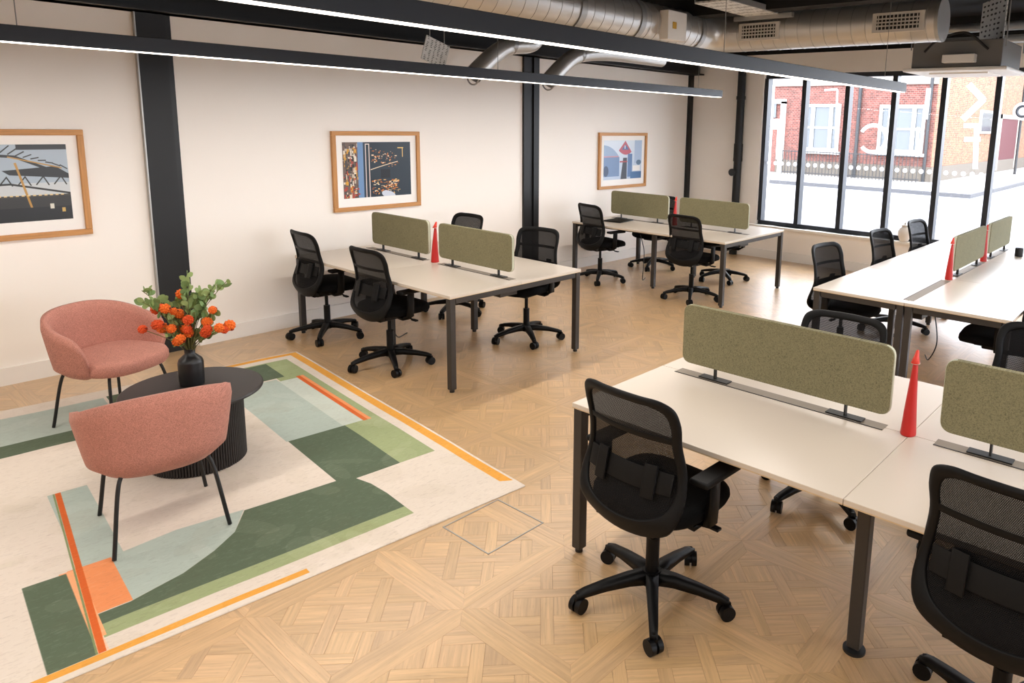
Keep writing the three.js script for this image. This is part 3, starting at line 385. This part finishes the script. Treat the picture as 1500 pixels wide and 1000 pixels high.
// along: 'z' or 'x' = direction of the long side; units along it; p0/q0 = start along the long and the short side
function bench(label, along, p0, len, units, q0, wid, opt) {
  const o = thing('bench_desk', label, 'desk', along === 'z' ? [q0 + wid / 2, 0, p0 + len * units / 2] : [p0 + len * units / 2, 0, q0 + wid / 2]);
  const A = (p, q) => { const P = p - len * units / 2, Q = q - wid / 2; return along === 'z' ? [Q, P] : [P, Q]; };
  const B = (p_0, p_1, y0, y1, q_0, q_1) => { const a = A(p_0, q_0), b = A(p_1, q_1); return boxAt(Math.min(a[0], b[0]), Math.max(a[0], b[0]), y0, y1, Math.min(a[1], b[1]), Math.max(a[1], b[1])); };
  const RB = (p_0, p_1, y0, y1, q_0, q_1, r) => { const a = A((p_0 + p_1) / 2, (q_0 + q_1) / 2), w = Math.abs(p_1 - p_0), d = Math.abs(q_1 - q_0); return along === 'z' ? rbox(d, y1 - y0, w, r, a[0], (y0 + y1) / 2, a[1]) : rbox(w, y1 - y0, d, r, a[0], (y0 + y1) / 2, a[1]); };
  const half = wid / 2;
  for (let k = 0; k < units; k++) for (const s of [0, 1]) {
    const a = k * len + 0.001, b = (k + 1) * len - 0.001, q_0 = s ? half + 0.0015 : 0, q_1 = s ? wid : half - 0.0015;
    const top = mesh('desktop', RB(a, b, TOPY - TT + 0.004, TOPY, q_0, q_1, 0.0025), M.top, o); mesh('edge_band', B(a + 0.0006, b - 0.0006, TOPY - TT, TOPY - TT + 0.005, q_0 + 0.0006, q_1 - 0.0006), M.ply, top);
    // cable slot along the middle, its flap left slightly open
    if (!s) { const sl = mesh('cable_slot', B(a + 0.1, b - 0.1, TOPY - 0.002, TOPY + 0.0012, half - 0.035, half + 0.035), M.slot, o); mesh('slot_lip', B(a + 0.1, b - 0.1, TOPY, TOPY + 0.003, half - 0.038, half - 0.033), M.frame, sl); }
  }
  const LW = 0.05, leg = (p, q, y1 = TOPY - TT) => { const l = mesh('leg', RB(p - LW / 2, p + LW / 2, 0.02, y1, q - LW / 2, q + LW / 2, 0.006), M.frame, o); const c = A(p, q); mesh('leg_foot', cyl(opt.disc && p > 0.1 ? 0.042 : 0.018, opt.disc && p > 0.1 ? 0.042 : 0.018, opt.disc && p > 0.1 ? 0.012 : 0.02, c[0], opt.disc && p > 0.1 ? 0.006 : 0.01, c[1], 20), M.foot, l); };
  const rail = (name, p_0, p_1, q_0, q_1) => mesh(name, RB(p_0, p_1, TOPY - TT - 0.045, TOPY - TT - 0.001, q_0, q_1, 0.005), M.frame, o);
  for (const p of opt.ends ?? [0.03, len * units - 0.03]) { for (const q of opt.split ? [0.03, half - 0.03, half + 0.03, wid - 0.03] : [0.03, wid - 0.03]) leg(p, q); rail('end_rail', p - 0.02, p + 0.02, 0.06, opt.split ? half - 0.06 : wid - 0.06); if (opt.split) rail('end_rail', p - 0.02, p + 0.02, half + 0.06, wid - 0.06); }
  for (let k = 1; k < units; k++) { for (const q of [0.25, wid - 0.25]) leg(k * len, q, TOPY - TT - 0.046); rail('cross_rail', k * len - 0.02, k * len + 0.02, 0.2, wid - 0.2); }
  for (const q of [0.2, wid - 0.2]) rail('side_rail', 0.06, len * units - 0.06, q - 0.015, q + 0.015);
  for (let k = 0; k < units; k++) mesh('cable_tray', B(k * len + 0.15, (k + 1) * len - 0.15, TOPY - 0.14, TOPY - 0.1, half - 0.09, half + 0.09), M.frame, o);
  return o;
}
const D1 = { x: 3.128, z: -1.272, l: 1.1166 }, D3 = { x: 6.7055, z: -1.155, l: 1.1166 }, D2 = { x: 2.2726, z: 2.9287, l: 1.2511 }, D4 = { x: 5.3133, z: 2.705, l: 1.1688 }, W = 1.396;
bench('white four person bench desk standing against the picture wall beside the rug', 'z', D1.z, D1.l, 2, D1.x, W, {});
bench('white bench desk in the corner below the small blue print', 'z', D3.z, D3.l, 2, D3.x, W, {});
bench('white bench desk with a round disc foot on its middle leg', 'z', D2.z, D2.l, 2, D2.x, W, { disc: true });
bench('long white six person bench desk running towards the shop window', 'x', D4.x, D4.l, 3, D4.z, W, { split: true });

// desk screens: felt panel in a pale edge trim on two thin posts
const SCREEN = {};
function screen(w) {
  if (SCREEN[w]) return SCREEN[w];
  const s = new THREE.Shape(), h = 0.295, r = 0.045, x = w / 2; s.moveTo(-x + r, 0); s.lineTo(x - r, 0); s.quadraticCurveTo(x, 0, x, r); s.lineTo(x, h - r); s.quadraticCurveTo(x, h, x - r, h); s.lineTo(-x + r, h); s.quadraticCurveTo(-x, h, -x, h - r); s.lineTo(-x, r); s.quadraticCurveTo(-x, 0, -x + r, 0);
  const slab = (d, k) => { const g = new THREE.ExtrudeGeometry(s, { depth: d, bevelEnabled: true, bevelThickness: 0.002, bevelSize: 0.002, bevelSegments: 1, curveSegments: 8 }); g.translate(0, 0, -d / 2); if (k !== 1) g.scale(k, k, 1); return g; };
  const felt = slab(0.028, 1), p = felt.attributes.position, u = felt.attributes.uv; for (let i = 0; i < p.count; i++) u.setXY(i, p.getX(i) * 4, p.getY(i) * 4);
  felt.translate(0, 0.79, 0); const trim = slab(0.014, 1.006); trim.translate(0, 0.788, 0);
  return (SCREEN[w] = { felt, trim, posts: [-1, 1].map((k) => merge([box(0.008, 0.065, 0.02, k * w * 0.32, 0.7625, 0), box(0.16, 0.005, 0.05, k * w * 0.32, 0.7355, 0)])) });
}
function addScreen(x, z, w, turn, label) { const o = thing('desk_screen', label, 'desk screen', [x, 0, z], turn, 'felt desk screens'), g = screen(w); mesh('felt_panel', g.felt, M.felt, o); mesh('edge_trim', g.trim, M.feltTrim, o); g.posts.forEach((p) => mesh('post', p, M.foot, o)); }
const HP = Math.PI / 2;
addScreen(3.826, -0.655, 0.87, HP, 'olive felt screen on the wall end of the desk beside the rug');
addScreen(3.826, 0.4, 0.92, HP, 'olive felt screen on the free end of the desk against the picture wall');
addScreen(7.403, -0.62, 0.92, HP, 'olive felt screen behind the black laptop on the corner desk');
addScreen(7.403, 0.49, 0.95, HP, 'olive felt screen on the window side half of the corner desk');
addScreen(2.971, 3.575, 1.03, HP, 'olive felt screen on the disc-footed desk, on the rug side of its red cone');
addScreen(2.971, 4.81, 1.03, HP, 'olive felt screen on the disc-footed desk, past its red cone from the rug');
addScreen(7.03, 3.405, 1.03, 0, 'grey-green felt screen between the two red cones on the long desk');
addScreen(8.2, 3.405, 0.93, 0, 'grey-green felt screen at the window end of the long desk');

// red cones
function cone(x, z, label) {
  const o = thing('red_cone', label, 'ornament', [x, TOPY + 0.0005, z], 0, 'red cone ornaments on the desks');
  const ring = (y, r, dx = 0, n = 20) => [...Array(n)].map((_, i) => V3(dx + r * Math.cos(i / n * 6.2832), y, 0.8 * r * Math.sin(i / n * 6.2832)));
  mesh('body', loft([ring(0, 0.036), ring(0.004, 0.038), ring(0.1, 0.03), ring(0.2, 0.021, 0.004), ring(0.303, 0.0115, 0.01)]), M.red, o);
  mesh('gap_ring', loft([ring(0.303, 0.022, 0.008), ring(0.306, 0.022, 0.008)]), M.coneLine, o);
  mesh('tip', loft([ring(0.306, 0.021, 0.003), ring(0.33, 0.013, 0.012), ring(0.352, 0.0075, 0.02), ring(0.356, 0.005, 0.021)]), M.redTip, o);
}
cone(3.826, -0.14, 'tall red cone between the screens of the desk beside the rug');
cone(7.403, -0.06, 'tall red cone between the screens of the corner desk');
cone(2.971, 4.172, 'tall red cone on the disc-footed bench desk');
cone(6.44, 3.405, 'tall red cone at the open slot of the long desk');
cone(7.62, 3.405, 'tall red cone between the two screens of the long desk');
{ const o = thing('laptop', 'flat black closed laptop on the corner desk', 'laptop', [7.17, TOPY, -0.77], 0.12); mesh('base', rbox(0.33, 0.01, 0.25, 0.004, 0, 0.006, 0), M.black, o); mesh('lid', rbox(0.33, 0.006, 0.25, 0.0028, 0, 0.0145, 0), M.plasticSoft, o); }
{ const o = thing('cup', 'small black cup on the long desk by the shop window', 'cup', [8.2, TOPY + 0.0005, 3.6]); mesh('cup_body', lathe([[0, 0], [0.036, 0], [0.038, 0.01], [0.038, 0.085], [0.034, 0.085], [0.033, 0.01], [0, 0.008]]), M.black, o); }
{ const o = thing('ginger_jar', 'white lidded ceramic jar on the window sill', 'jar', [XW - 0.005, WY0 + 0.0005, 1.96]); mesh('jar_body', lathe([[0, 0], [0.05, 0], [0.055, 0.01], [0.082, 0.08], [0.085, 0.13], [0.065, 0.175], [0.04, 0.19], [0.04, 0.2], [0, 0.2]]), M.ceramic, o); mesh('lid', lathe([[0, 0.201], [0.046, 0.201], [0.044, 0.215], [0.02, 0.232], [0.012, 0.238], [0.014, 0.25], [0, 0.255]]), M.ceramic, o); }

// ------------------------------------------------------------------ office chairs (facing -z, back at +z)
function officeChair(name) {
  const o = new THREE.Group(); o.name = name;
  for (let k = 0; k < 5; k++) {
    const a = 50 * Math.PI / 180 + k * Math.PI * 2 / 5, d = V3(Math.cos(a), 0, Math.sin(a)), n = V3(-d.z, 0, d.x), up = V3(0, 1, 0), at = (r, y) => d.clone().multiplyScalar(r).setY(y);
    mesh('base_leg', loft([rectRing(at(0.025, 0.112), n, up, 0.055, 0.05), rectRing(at(0.1, 0.112), n, up, 0.048, 0.042), rectRing(at(0.2, 0.1), n, up, 0.04, 0.034), rectRing(at(0.29, 0.082), n, up, 0.034, 0.028), rectRing(at(0.325, 0.07), n, up, 0.03, 0.024)]), M.plastic, o);
    const w = d.clone().multiplyScalar(0.315), t = new THREE.Matrix4().makeRotationY(-a + 0.6).setPosition(w.x, 0.032, w.z);
    const cg = merge([T(new THREE.CylinderGeometry(0.032, 0.032, 0.022, 18), 0, 0, 0.016, HP), T(new THREE.CylinderGeometry(0.032, 0.032, 0.022, 18), 0, 0, -0.016, HP), T(new THREE.CylinderGeometry(0.02, 0.02, 0.012, 12), 0, 0, 0, HP), box(0.03, 0.03, 0.012, 0.004, 0.022, 0), cyl(0.008, 0.008, 0.04, 0, 0.035, 0, 8)]); cg.applyMatrix4(t);
    mesh('caster', cg, M.caster, o);
  }
  mesh('gas_lift', merge([cyl(0.042, 0.038, 0.06, 0, 0.11, 0), cyl(0.028, 0.028, 0.16, 0, 0.21, 0), cyl(0.015, 0.015, 0.16, 0, 0.36, 0)]), M.plastic, o);
  mesh('tilt_mechanism', merge([rbox(0.18, 0.05, 0.26, 0.012, 0, 0.415, 0), rbox(0.34, 0.018, 0.3, 0.006, 0, 0.44, -0.02)]), M.plastic, o);
  mesh('lever', merge([rod(V3(0.08, 0.415, -0.06), V3(0.22, 0.405, -0.06), 0.006), rbox(0.06, 0.012, 0.03, 0.004, 0.25, 0.403, -0.06)]), M.plastic, o);
  { // seat cushion
    const N = 40, se = (y, k, kz = k) => [...Array(N)].map((_, i) => { const t = i / N * Math.PI * 2, c = Math.cos(t), s = Math.sin(t), e = 0.62; const X = Math.sign(c) * Math.abs(c) ** e * 0.252 * k, Z = Math.sign(s) * Math.abs(s) ** e * 0.245 * kz; return V3(X, y - (Z < -0.12 ? (Z + 0.12) ** 2 * 1.6 : 0), Z - 0.045); });
    mesh('seat', loft([se(0.448, 0.9), se(0.456, 0.97), se(0.475, 1), se(0.498, 0.99), se(0.512, 0.95), se(0.519, 0.86), se(0.522, 0.6), se(0.522, 0.2)]), M.seatFabric, o);
  }
  // backrest
  const zc = new THREE.CatmullRomCurve3([V3(0, 0.2, 0), V3(0.15, 0.232, 0), V3(0.32, 0.2, 0), V3(0.47, 0.172, 0), V3(0.72, 0.19, 0), V3(1, 0.235, 0)]);
  const zAt = (v) => { let lo = 0, hi = 1; for (let i = 0; i < 18; i++) { const m = (lo + hi) / 2; zc.getPoint(m).x < v ? (lo = m) : (hi = m); } return zc.getPoint((lo + hi) / 2).y; };
  const KB = 1.075, KH = 1.11, Bk = (u, w, off = 0) => V3(u * KB, 0.402 + w * KH, zAt(Math.max(0, Math.min(1, w / 0.524))) - 0.04 * (u / 0.22) ** 2 + off);
  const half = [[0, 0], [0.12, 0.016], [0.205, 0.06], [0.238, 0.135], [0.228, 0.25], [0.214, 0.36], [0.218, 0.44], [0.204, 0.496], [0.16, 0.52], [0.08, 0.524]];
  const out = half.concat([[0, 0.525]], half.slice(1).reverse().map(([u, w]) => [-u, w])).map(([u, w]) => V3(u, w, 0)), oc = new THREE.CatmullRomCurve3(out, true, 'centripetal').getPoints(88).slice(0, 88);
  const inn = oc.map((p) => V3(p.x * (1 - 0.036 / 0.225), 0.074 + p.y * (0.525 - 0.074 - 0.034) / 0.525, 0));
  mesh('back_frame', loft(oc.map((p, i) => { const a = Bk(p.x, p.y), b = Bk(inn[i].x, inn[i].y), c = a.clone().add(b).multiplyScalar(0.5), h = a.clone().sub(b).multiplyScalar(0.5); return [...Array(10)].map((_, k) => { const t = k / 10 * Math.PI * 2; return c.clone().addScaledVector(h, Math.cos(t)).add(V3(0, 0, 0.014 * Math.sin(t))); }); }), false, true), M.plasticSoft, o);
  { const pos = [], uv = [], idx = [], K = 10, n = inn.length; for (let k = 0; k <= K; k++) inn.forEach((p) => { const s = k / K, u = p.x * s, w = 0.28 + (p.y - 0.28) * s, q = Bk(u, w); pos.push(q.x, q.y, q.z); uv.push(u * 110, w * 110); });
    for (let k = 0; k < K; k++) for (let i = 0; i < n; i++) { const a = k * n + i, b = k * n + (i + 1) % n; idx.push(a, b, b + n, a, b + n, a + n); }
    const g = new THREE.BufferGeometry(); g.setAttribute('position', new THREE.Float32BufferAttribute(pos, 3)); g.setAttribute('uv', new THREE.Float32BufferAttribute(uv, 2)); g.setIndex(idx); g.computeVertexNormals(); mesh('back_mesh', g, M.meshBack, o); }
  const strip = (u0, u1, w0, w1, off, t) => { const rings = []; for (let k = 0; k <= 12; k++) { const u = u0 + (u1 - u0) * k / 12; rings.push([Bk(u, w0, off), Bk(u, w1, off), Bk(u, w1, off + t), Bk(u, w0, off + t)]); } return loft(rings); };
  mesh('lumbar_support', merge([strip(-0.19, 0.19, 0.185, 0.255, 0.006, 0.008), strip(-0.135, -0.085, 0.165, 0.275, 0.012, 0.012), strip(0.085, 0.135, 0.165, 0.275, 0.012, 0.012)]), M.plasticSoft, o);
  mesh('back_crossbar', strip(-0.192, 0.192, 0.365, 0.385, 0.003, 0.006), M.plasticSoft, o);
  mesh('back_bracket', loft([[0.14, 0.0, 0.2], [0.13, -0.015, 0.17], [0.1, -0.02, 0.11]].map(([w, dy, z]) => rectRing(V3(0, 0.445 + dy, z), V3(1, 0, 0), V3(0, 1, 0), w * 2, 0.05))), M.plastic, o);
  for (const s of [-1, 1]) {
    const ar = mesh('armrest', loft([[0.1, 0.43, 0.0, 0.03, 0.06], [0.22, 0.425, 0.0, 0.03, 0.06], [0.272, 0.45, 0.0, 0.03, 0.055], [0.278, 0.55, -0.005, 0.026, 0.05], [0.276, 0.635, -0.01, 0.026, 0.045]].map(([x, y, z, a, b], i) => rectRing(V3(s * x, y, z), i < 2 ? V3(0, 1, 0) : V3(s, 0, 0), V3(0, 0, 1), a, b))), M.plastic, o);
    mesh('arm_pad', rbox(0.085, 0.026, 0.24, 0.01, s * 0.268, 0.648, -0.03), M.plasticSoft, ar);
  }
  return o;
}
{
  const proto = officeChair('office_chair'), G = 'black mesh office chairs';
  const R = (d) => d * Math.PI / 180;
  const list = [
    [2.246, 3.418, -92, 'black mesh office chair with its back to the rug at the disc-footed desk corner', 0.005],
    [3.2, 0.09, -89, 'black mesh office chair beside the rug at the free end of the wall desk', 0],
    [3.26, -0.99, -93, 'black mesh office chair beside the rug close to the picture wall', 0],
    [4.45, 0.365, 100, 'black mesh office chair tucked in opposite the rug at the free desk end', 0.02],
    [4.6, -0.85, 92, 'black mesh office chair behind the first screen beside the picture wall', 0.02],
    [6.82, -0.773, -101, 'black mesh office chair in front of the laptop on the corner desk', 0],
    [6.84, 0.584, -94, 'black mesh office chair at the corner desk half nearer the window', 0],
    [8.0, -0.8, 90, 'black mesh office chair behind the laptop side screen of the corner desk', 0],
    [7.99, 0.304, 96, 'black mesh office chair between the corner desk and the window wall', 0],
    [5.9, 2.72, 172, 'black mesh office chair at the open slot end of the long desk', 0],
    [7.17, 2.74, 174, 'black mesh office chair at the middle of the long desk facing the screens', 0],
    [8.27, 2.75, 174, 'black mesh office chair at the long desk next to the white jar', 0],
    [5.8, 3.98, 4, 'black mesh office chair under the near side of the long desk', 0],
    [3.97, 4.48, 92, 'black mesh office chair between the disc-footed desk and the end of the long desk', 0.01],
    [3.54, 3.587, 92, 'black mesh office chair tucked under the disc-footed desk behind its felt screen', -0.01],
    [2.4, 4.69, -92, 'black mesh office chair beside the round disc foot of the bench desk', 0.01],
  ];
  const starAt = { 1: 27, 2: 39, 3: 5, 5: 44, 6: 55, 14: 2 };          // how each five-star base happens to stand
  list.forEach(([x, z, t, label, lift], i) => {
    let c; if (i) c = copy(proto, [x, 0, z], R(t), label, G); else { c = proto; c.name = numbered('office_chair'); c.position.set(x, 0, z); c.rotation.y = R(t); scene.add(c); }
    tag(c, label, 'office chair', G);
    c.children.forEach((m) => { if (['base_leg', 'caster'].includes(m.name)) m.rotation.y = R(i in starAt ? 50 - starAt[i] : i * 23 % 72); });
    if (lift) c.children.forEach((m) => { if (!['base_leg', 'caster'].includes(m.name)) m.position.y += m.name === 'gas_lift' ? Math.min(0, lift) : lift; });
  });
}

// ------------------------------------------------------------------ lounge: two tub chairs, drum table, vase of flowers
function tubChair(pos, turn, label) {
  const o = thing('tub_chair', label, 'armchair', pos, turn, 'pink tub chairs');
  const N = 36, sq = (y, k, dz = 0) => [...Array(N)].map((_, i) => { const t = i / N * Math.PI * 2, c = Math.cos(t), s = Math.sin(t), e = 0.72; return V3(Math.sign(c) * Math.abs(c) ** e * 0.265 * k, y, Math.sign(s) * Math.abs(s) ** e * 0.27 * k - 0.03 + dz); });
  const scaleUv = (g, k = 6) => { const p = g.attributes.position, u = g.attributes.uv; for (let i = 0; i < p.count; i++) u.setXY(i, (p.getX(i) + p.getZ(i) * 0.6) * k, (p.getY(i) + p.getZ(i) * 0.5) * k); return g; };
  mesh('seat', scaleUv(loft([sq(0.37, 0.86), sq(0.378, 0.95), sq(0.4, 1), sq(0.435, 1.0), sq(0.458, 0.96), sq(0.468, 0.85), sq(0.474, 0.5), sq(0.474, 0.1)])), M.pink, o);
  const rings = [], A = 114 * Math.PI / 180, S = 44;
  for (let k = 0; k <= S; k++) {
    const q = -1 + 2 * k / S, th = q * A, sx = Math.sin(th), cz = Math.cos(th), e = 0.8, dx = Math.sign(sx) * Math.abs(sx) ** e, dz = Math.sign(cz) * Math.abs(cz) ** e;
    const endK = Math.max(0, (Math.abs(q) - 0.86) / 0.14), top = 0.75 - 0.165 * Math.abs(q) ** 1.9 - 0.06 * endK ** 2, bot = 0.355 + 0.02 * endK ** 2, th2 = 0.026 * (1 - 0.45 * endK ** 2);
    const prof = []; for (let j = 0; j < 16; j++) {
      const side = j < 8 ? 1 : -1, f = j < 8 ? j / 7 : (15 - j) / 7, y = bot + (top - bot) * f, lean = 0.235 + 0.055 * f ** 0.8 - (f < 0.12 ? (0.12 - f) * 0.25 : 0), rim = f > 0.94 || f < 0.06 ? 0.6 : 1, r = lean + side * th2 * rim;
      prof.push(V3(dx * (r + 0.015), y, dz * (r - 0.0)));
    }
    rings.push(prof);
  }
  mesh('shell', scaleUv(loft(rings)), M.pink, o);
  for (const [sx, sz] of [[-1, -1], [1, -1], [-1, 1], [1, 1]]) mesh('leg', tube([V3(sx * 0.14, 0.372, sz * 0.14), V3(sx * 0.165, 0.368, sz * 0.165), V3(sx * 0.182, 0.345, sz * 0.182), V3(sx * 0.235, 0.012, sz * 0.24)], 0.0095, 30, 10), M.black, o);
  return o;
}
tubChair([1.38, 0, -0.25], 205 * Math.PI / 180, 'pink tub chair facing the room with its back to the picture wall');
tubChair([1.125, 0, 1.29], -9 * Math.PI / 180, 'pink tub chair standing on the pale blue and orange shapes of the rug');
{
  const o = thing('drum_table', 'round black coffee table with a ribbed drum base on the rug', 'coffee table', [1.5, 0.012, 0.72]);
  mesh('table_top', lathe([[0, 0.405], [0.352, 0.405], [0.36, 0.409], [0.363, 0.416], [0.36, 0.424], [0.352, 0.428], [0, 0.428]], 64), M.tableTop, o);
  mesh('drum', cyl(0.243, 0.243, 0.405, 0, 0.2025, 0, 48), M.tableSide, o);
  for (let k = 0; k < 104; k++) { const a = k / 104 * Math.PI * 2; mesh('rib', T(new THREE.CylinderGeometry(0.0068, 0.0068, 0.4, 6), 0.246 * Math.cos(a), 0.2, 0.246 * Math.sin(a)), M.tableSide, o); }
  const v = thing('vase', 'matte black bottle vase on the drum table', 'vase', [1.52, 0.4405, 0.66]);
  mesh('vase_body', lathe([[0, 0], [0.058, 0], [0.064, 0.006], [0.066, 0.06], [0.066, 0.13], [0.06, 0.15], [0.044, 0.166], [0.027, 0.182], [0.028, 0.205], [0.033, 0.212], [0.027, 0.21], [0.02, 0.19], [0, 0.185]], 40), M.vase, v);
  const b = thing('flower_bouquet', 'orange ball flowers and green eucalyptus in the black vase', 'flowers', [1.52, 0.64, 0.66]); b.scale.setScalar(1.22);
  const r = rng(123), camR = V3(0.768, 0, 0.641), up = V3(0, 1, 0), camF = V3(0.641, 0, -0.768);
  const at = (a, h, f) => camR.clone().multiplyScalar(a).addScaledVector(up, h).addScaledVector(camF, f);
  const ball = (() => { const g = [new THREE.SphereGeometry(0.018, 14, 10)]; for (let k = 0; k < 36; k++) { const y = 1 - 2 * (k + 0.5) / 36, a = k * 2.4, s = Math.sqrt(1 - y * y); g.push(T(new THREE.SphereGeometry(0.0055, 6, 5), 0.017 * s * Math.cos(a), 0.017 * y, 0.017 * s * Math.sin(a))); } return merge(g); })();
  const eye = T(new THREE.SphereGeometry(0.008, 10, 8), 0, 0, 0);
  const blooms = [[-0.02, 0.27], [-0.13, 0.2], [-0.1, 0.21], [-0.07, 0.215], [-0.05, 0.19], [-0.035, 0.175], [-0.015, 0.145], [-0.06, 0.115], [-0.045, 0.125], [-0.035, 0.095], [0.0, 0.11], [0.02, 0.115], [-0.03, 0.06], [-0.14, 0.12], [-0.165, 0.125], [-0.12, 0.105], [0.03, 0.165], [0.1, 0.15], [0.11, 0.12], [0.095, 0.1], [0.13, 0.205], [0.165, 0.13], [0.18, 0.115], [0.195, 0.128], [-0.09, 0.15], [0.085, 0.135], [-0.005, 0.08], [0.012, 0.09]];
  for (const [a, h] of blooms) { const f = -0.09 + 0.12 * r(), p = at(a, h, f), m = mesh('bloom', ball, r() < 0.6 ? M.bloom : M.bloomDark, b); m.position.copy(p); m.scale.setScalar(0.85 + 0.4 * r()); m.rotation.set(r() * 3, r() * 3, 0); const e = mesh('bloom_centre', eye, M.bloomEye, m); e.position.copy(at(0.3, 0.35, -1).normalize().multiplyScalar(0.0155)); mesh('stem', tube([V3(0, -0.02, 0), at(a * 0.35, h * 0.45, f * 0.5), p], 0.0018, 14, 5), M.stem, b); }
  const leafShape = new THREE.Shape(); leafShape.moveTo(0, 0); leafShape.quadraticCurveTo(0.016, 0.008, 0.013, 0.024); leafShape.quadraticCurveTo(0.008, 0.034, 0, 0.036); leafShape.quadraticCurveTo(-0.008, 0.034, -0.013, 0.024); leafShape.quadraticCurveTo(-0.016, 0.008, 0, 0);
  const leafG = (() => { const g = new THREE.ExtrudeGeometry(leafShape, { depth: 0.0006, bevelEnabled: false, curveSegments: 5 }), p = g.attributes.position; for (let i = 0; i < p.count; i++) p.setZ(i, p.getZ(i) + 4 * p.getX(i) ** 2 - 2 * (p.getY(i) - 0.018) ** 2); g.computeVertexNormals(); return g; })();
  const sprigs = [[-0.19, 0.285], [-0.16, 0.25], [-0.2, 0.21], [-0.12, 0.24], [-0.06, 0.24], [0.02, 0.36], [0.04, 0.33], [0.06, 0.28], [0.03, 0.25], [0.13, 0.31], [0.17, 0.32], [0.11, 0.27], [0.09, 0.22], [0.13, 0.18], [0.06, 0.18], [-0.1, 0.18], [0.0, 0.2], [-0.11, 0.07], [-0.05, 0.05], [0.07, 0.1], [0.04, 0.06], [0.1, 0.07]];
  for (const [a, h] of sprigs) {
    const f = -0.06 + 0.14 * r(), end = at(a, h, f), c = new THREE.CatmullRomCurve3([V3(0, -0.02, 0), at(a * 0.3, h * 0.5, f * 0.4), at(a * 0.75, h * 0.85, f * 0.8), end]); mesh('sprig_stem', new THREE.TubeGeometry(c, 14, 0.0016, 5, false), M.stem, b);
    for (let k = 0; k < 12; k++) { const t = 0.36 + 0.64 * (k + 0.5) / 12, p = c.getPoint(t), m = mesh('leaf', leafG, r() < 0.55 ? M.leaf : M.leafDark, b); m.position.copy(p); m.rotation.set((r() - 0.5) * 1.6, r() * 6.28, (k % 2 ? 1 : -1) * (0.5 + r() * 0.8)); m.scale.setScalar(0.75 + 0.6 * r()); }
  }
}
// loose cables below the desks
[[V3(3.6, 0.6, -0.5), 'thin black cable looped under the desk beside the rug'], [V3(6.35, 0.6, 3.3), 'thin black cable hanging to the floor under the long desk'], [V3(7.15, 0.6, -0.4), 'thin black cable hanging under the corner desk']].forEach(([p, label]) => single('desk_cable', tube([p, p.clone().add(V3(0.02, -0.2, 0.05)), p.clone().add(V3(-0.05, -0.4, 0.1)), p.clone().add(V3(0.05, -0.585, 0.02)), p.clone().add(V3(0.2, -0.594, -0.05))], 0.005, 40, 6), M.black, label, 'cable'));

shade(scene);
renderer.render(scene, camera);
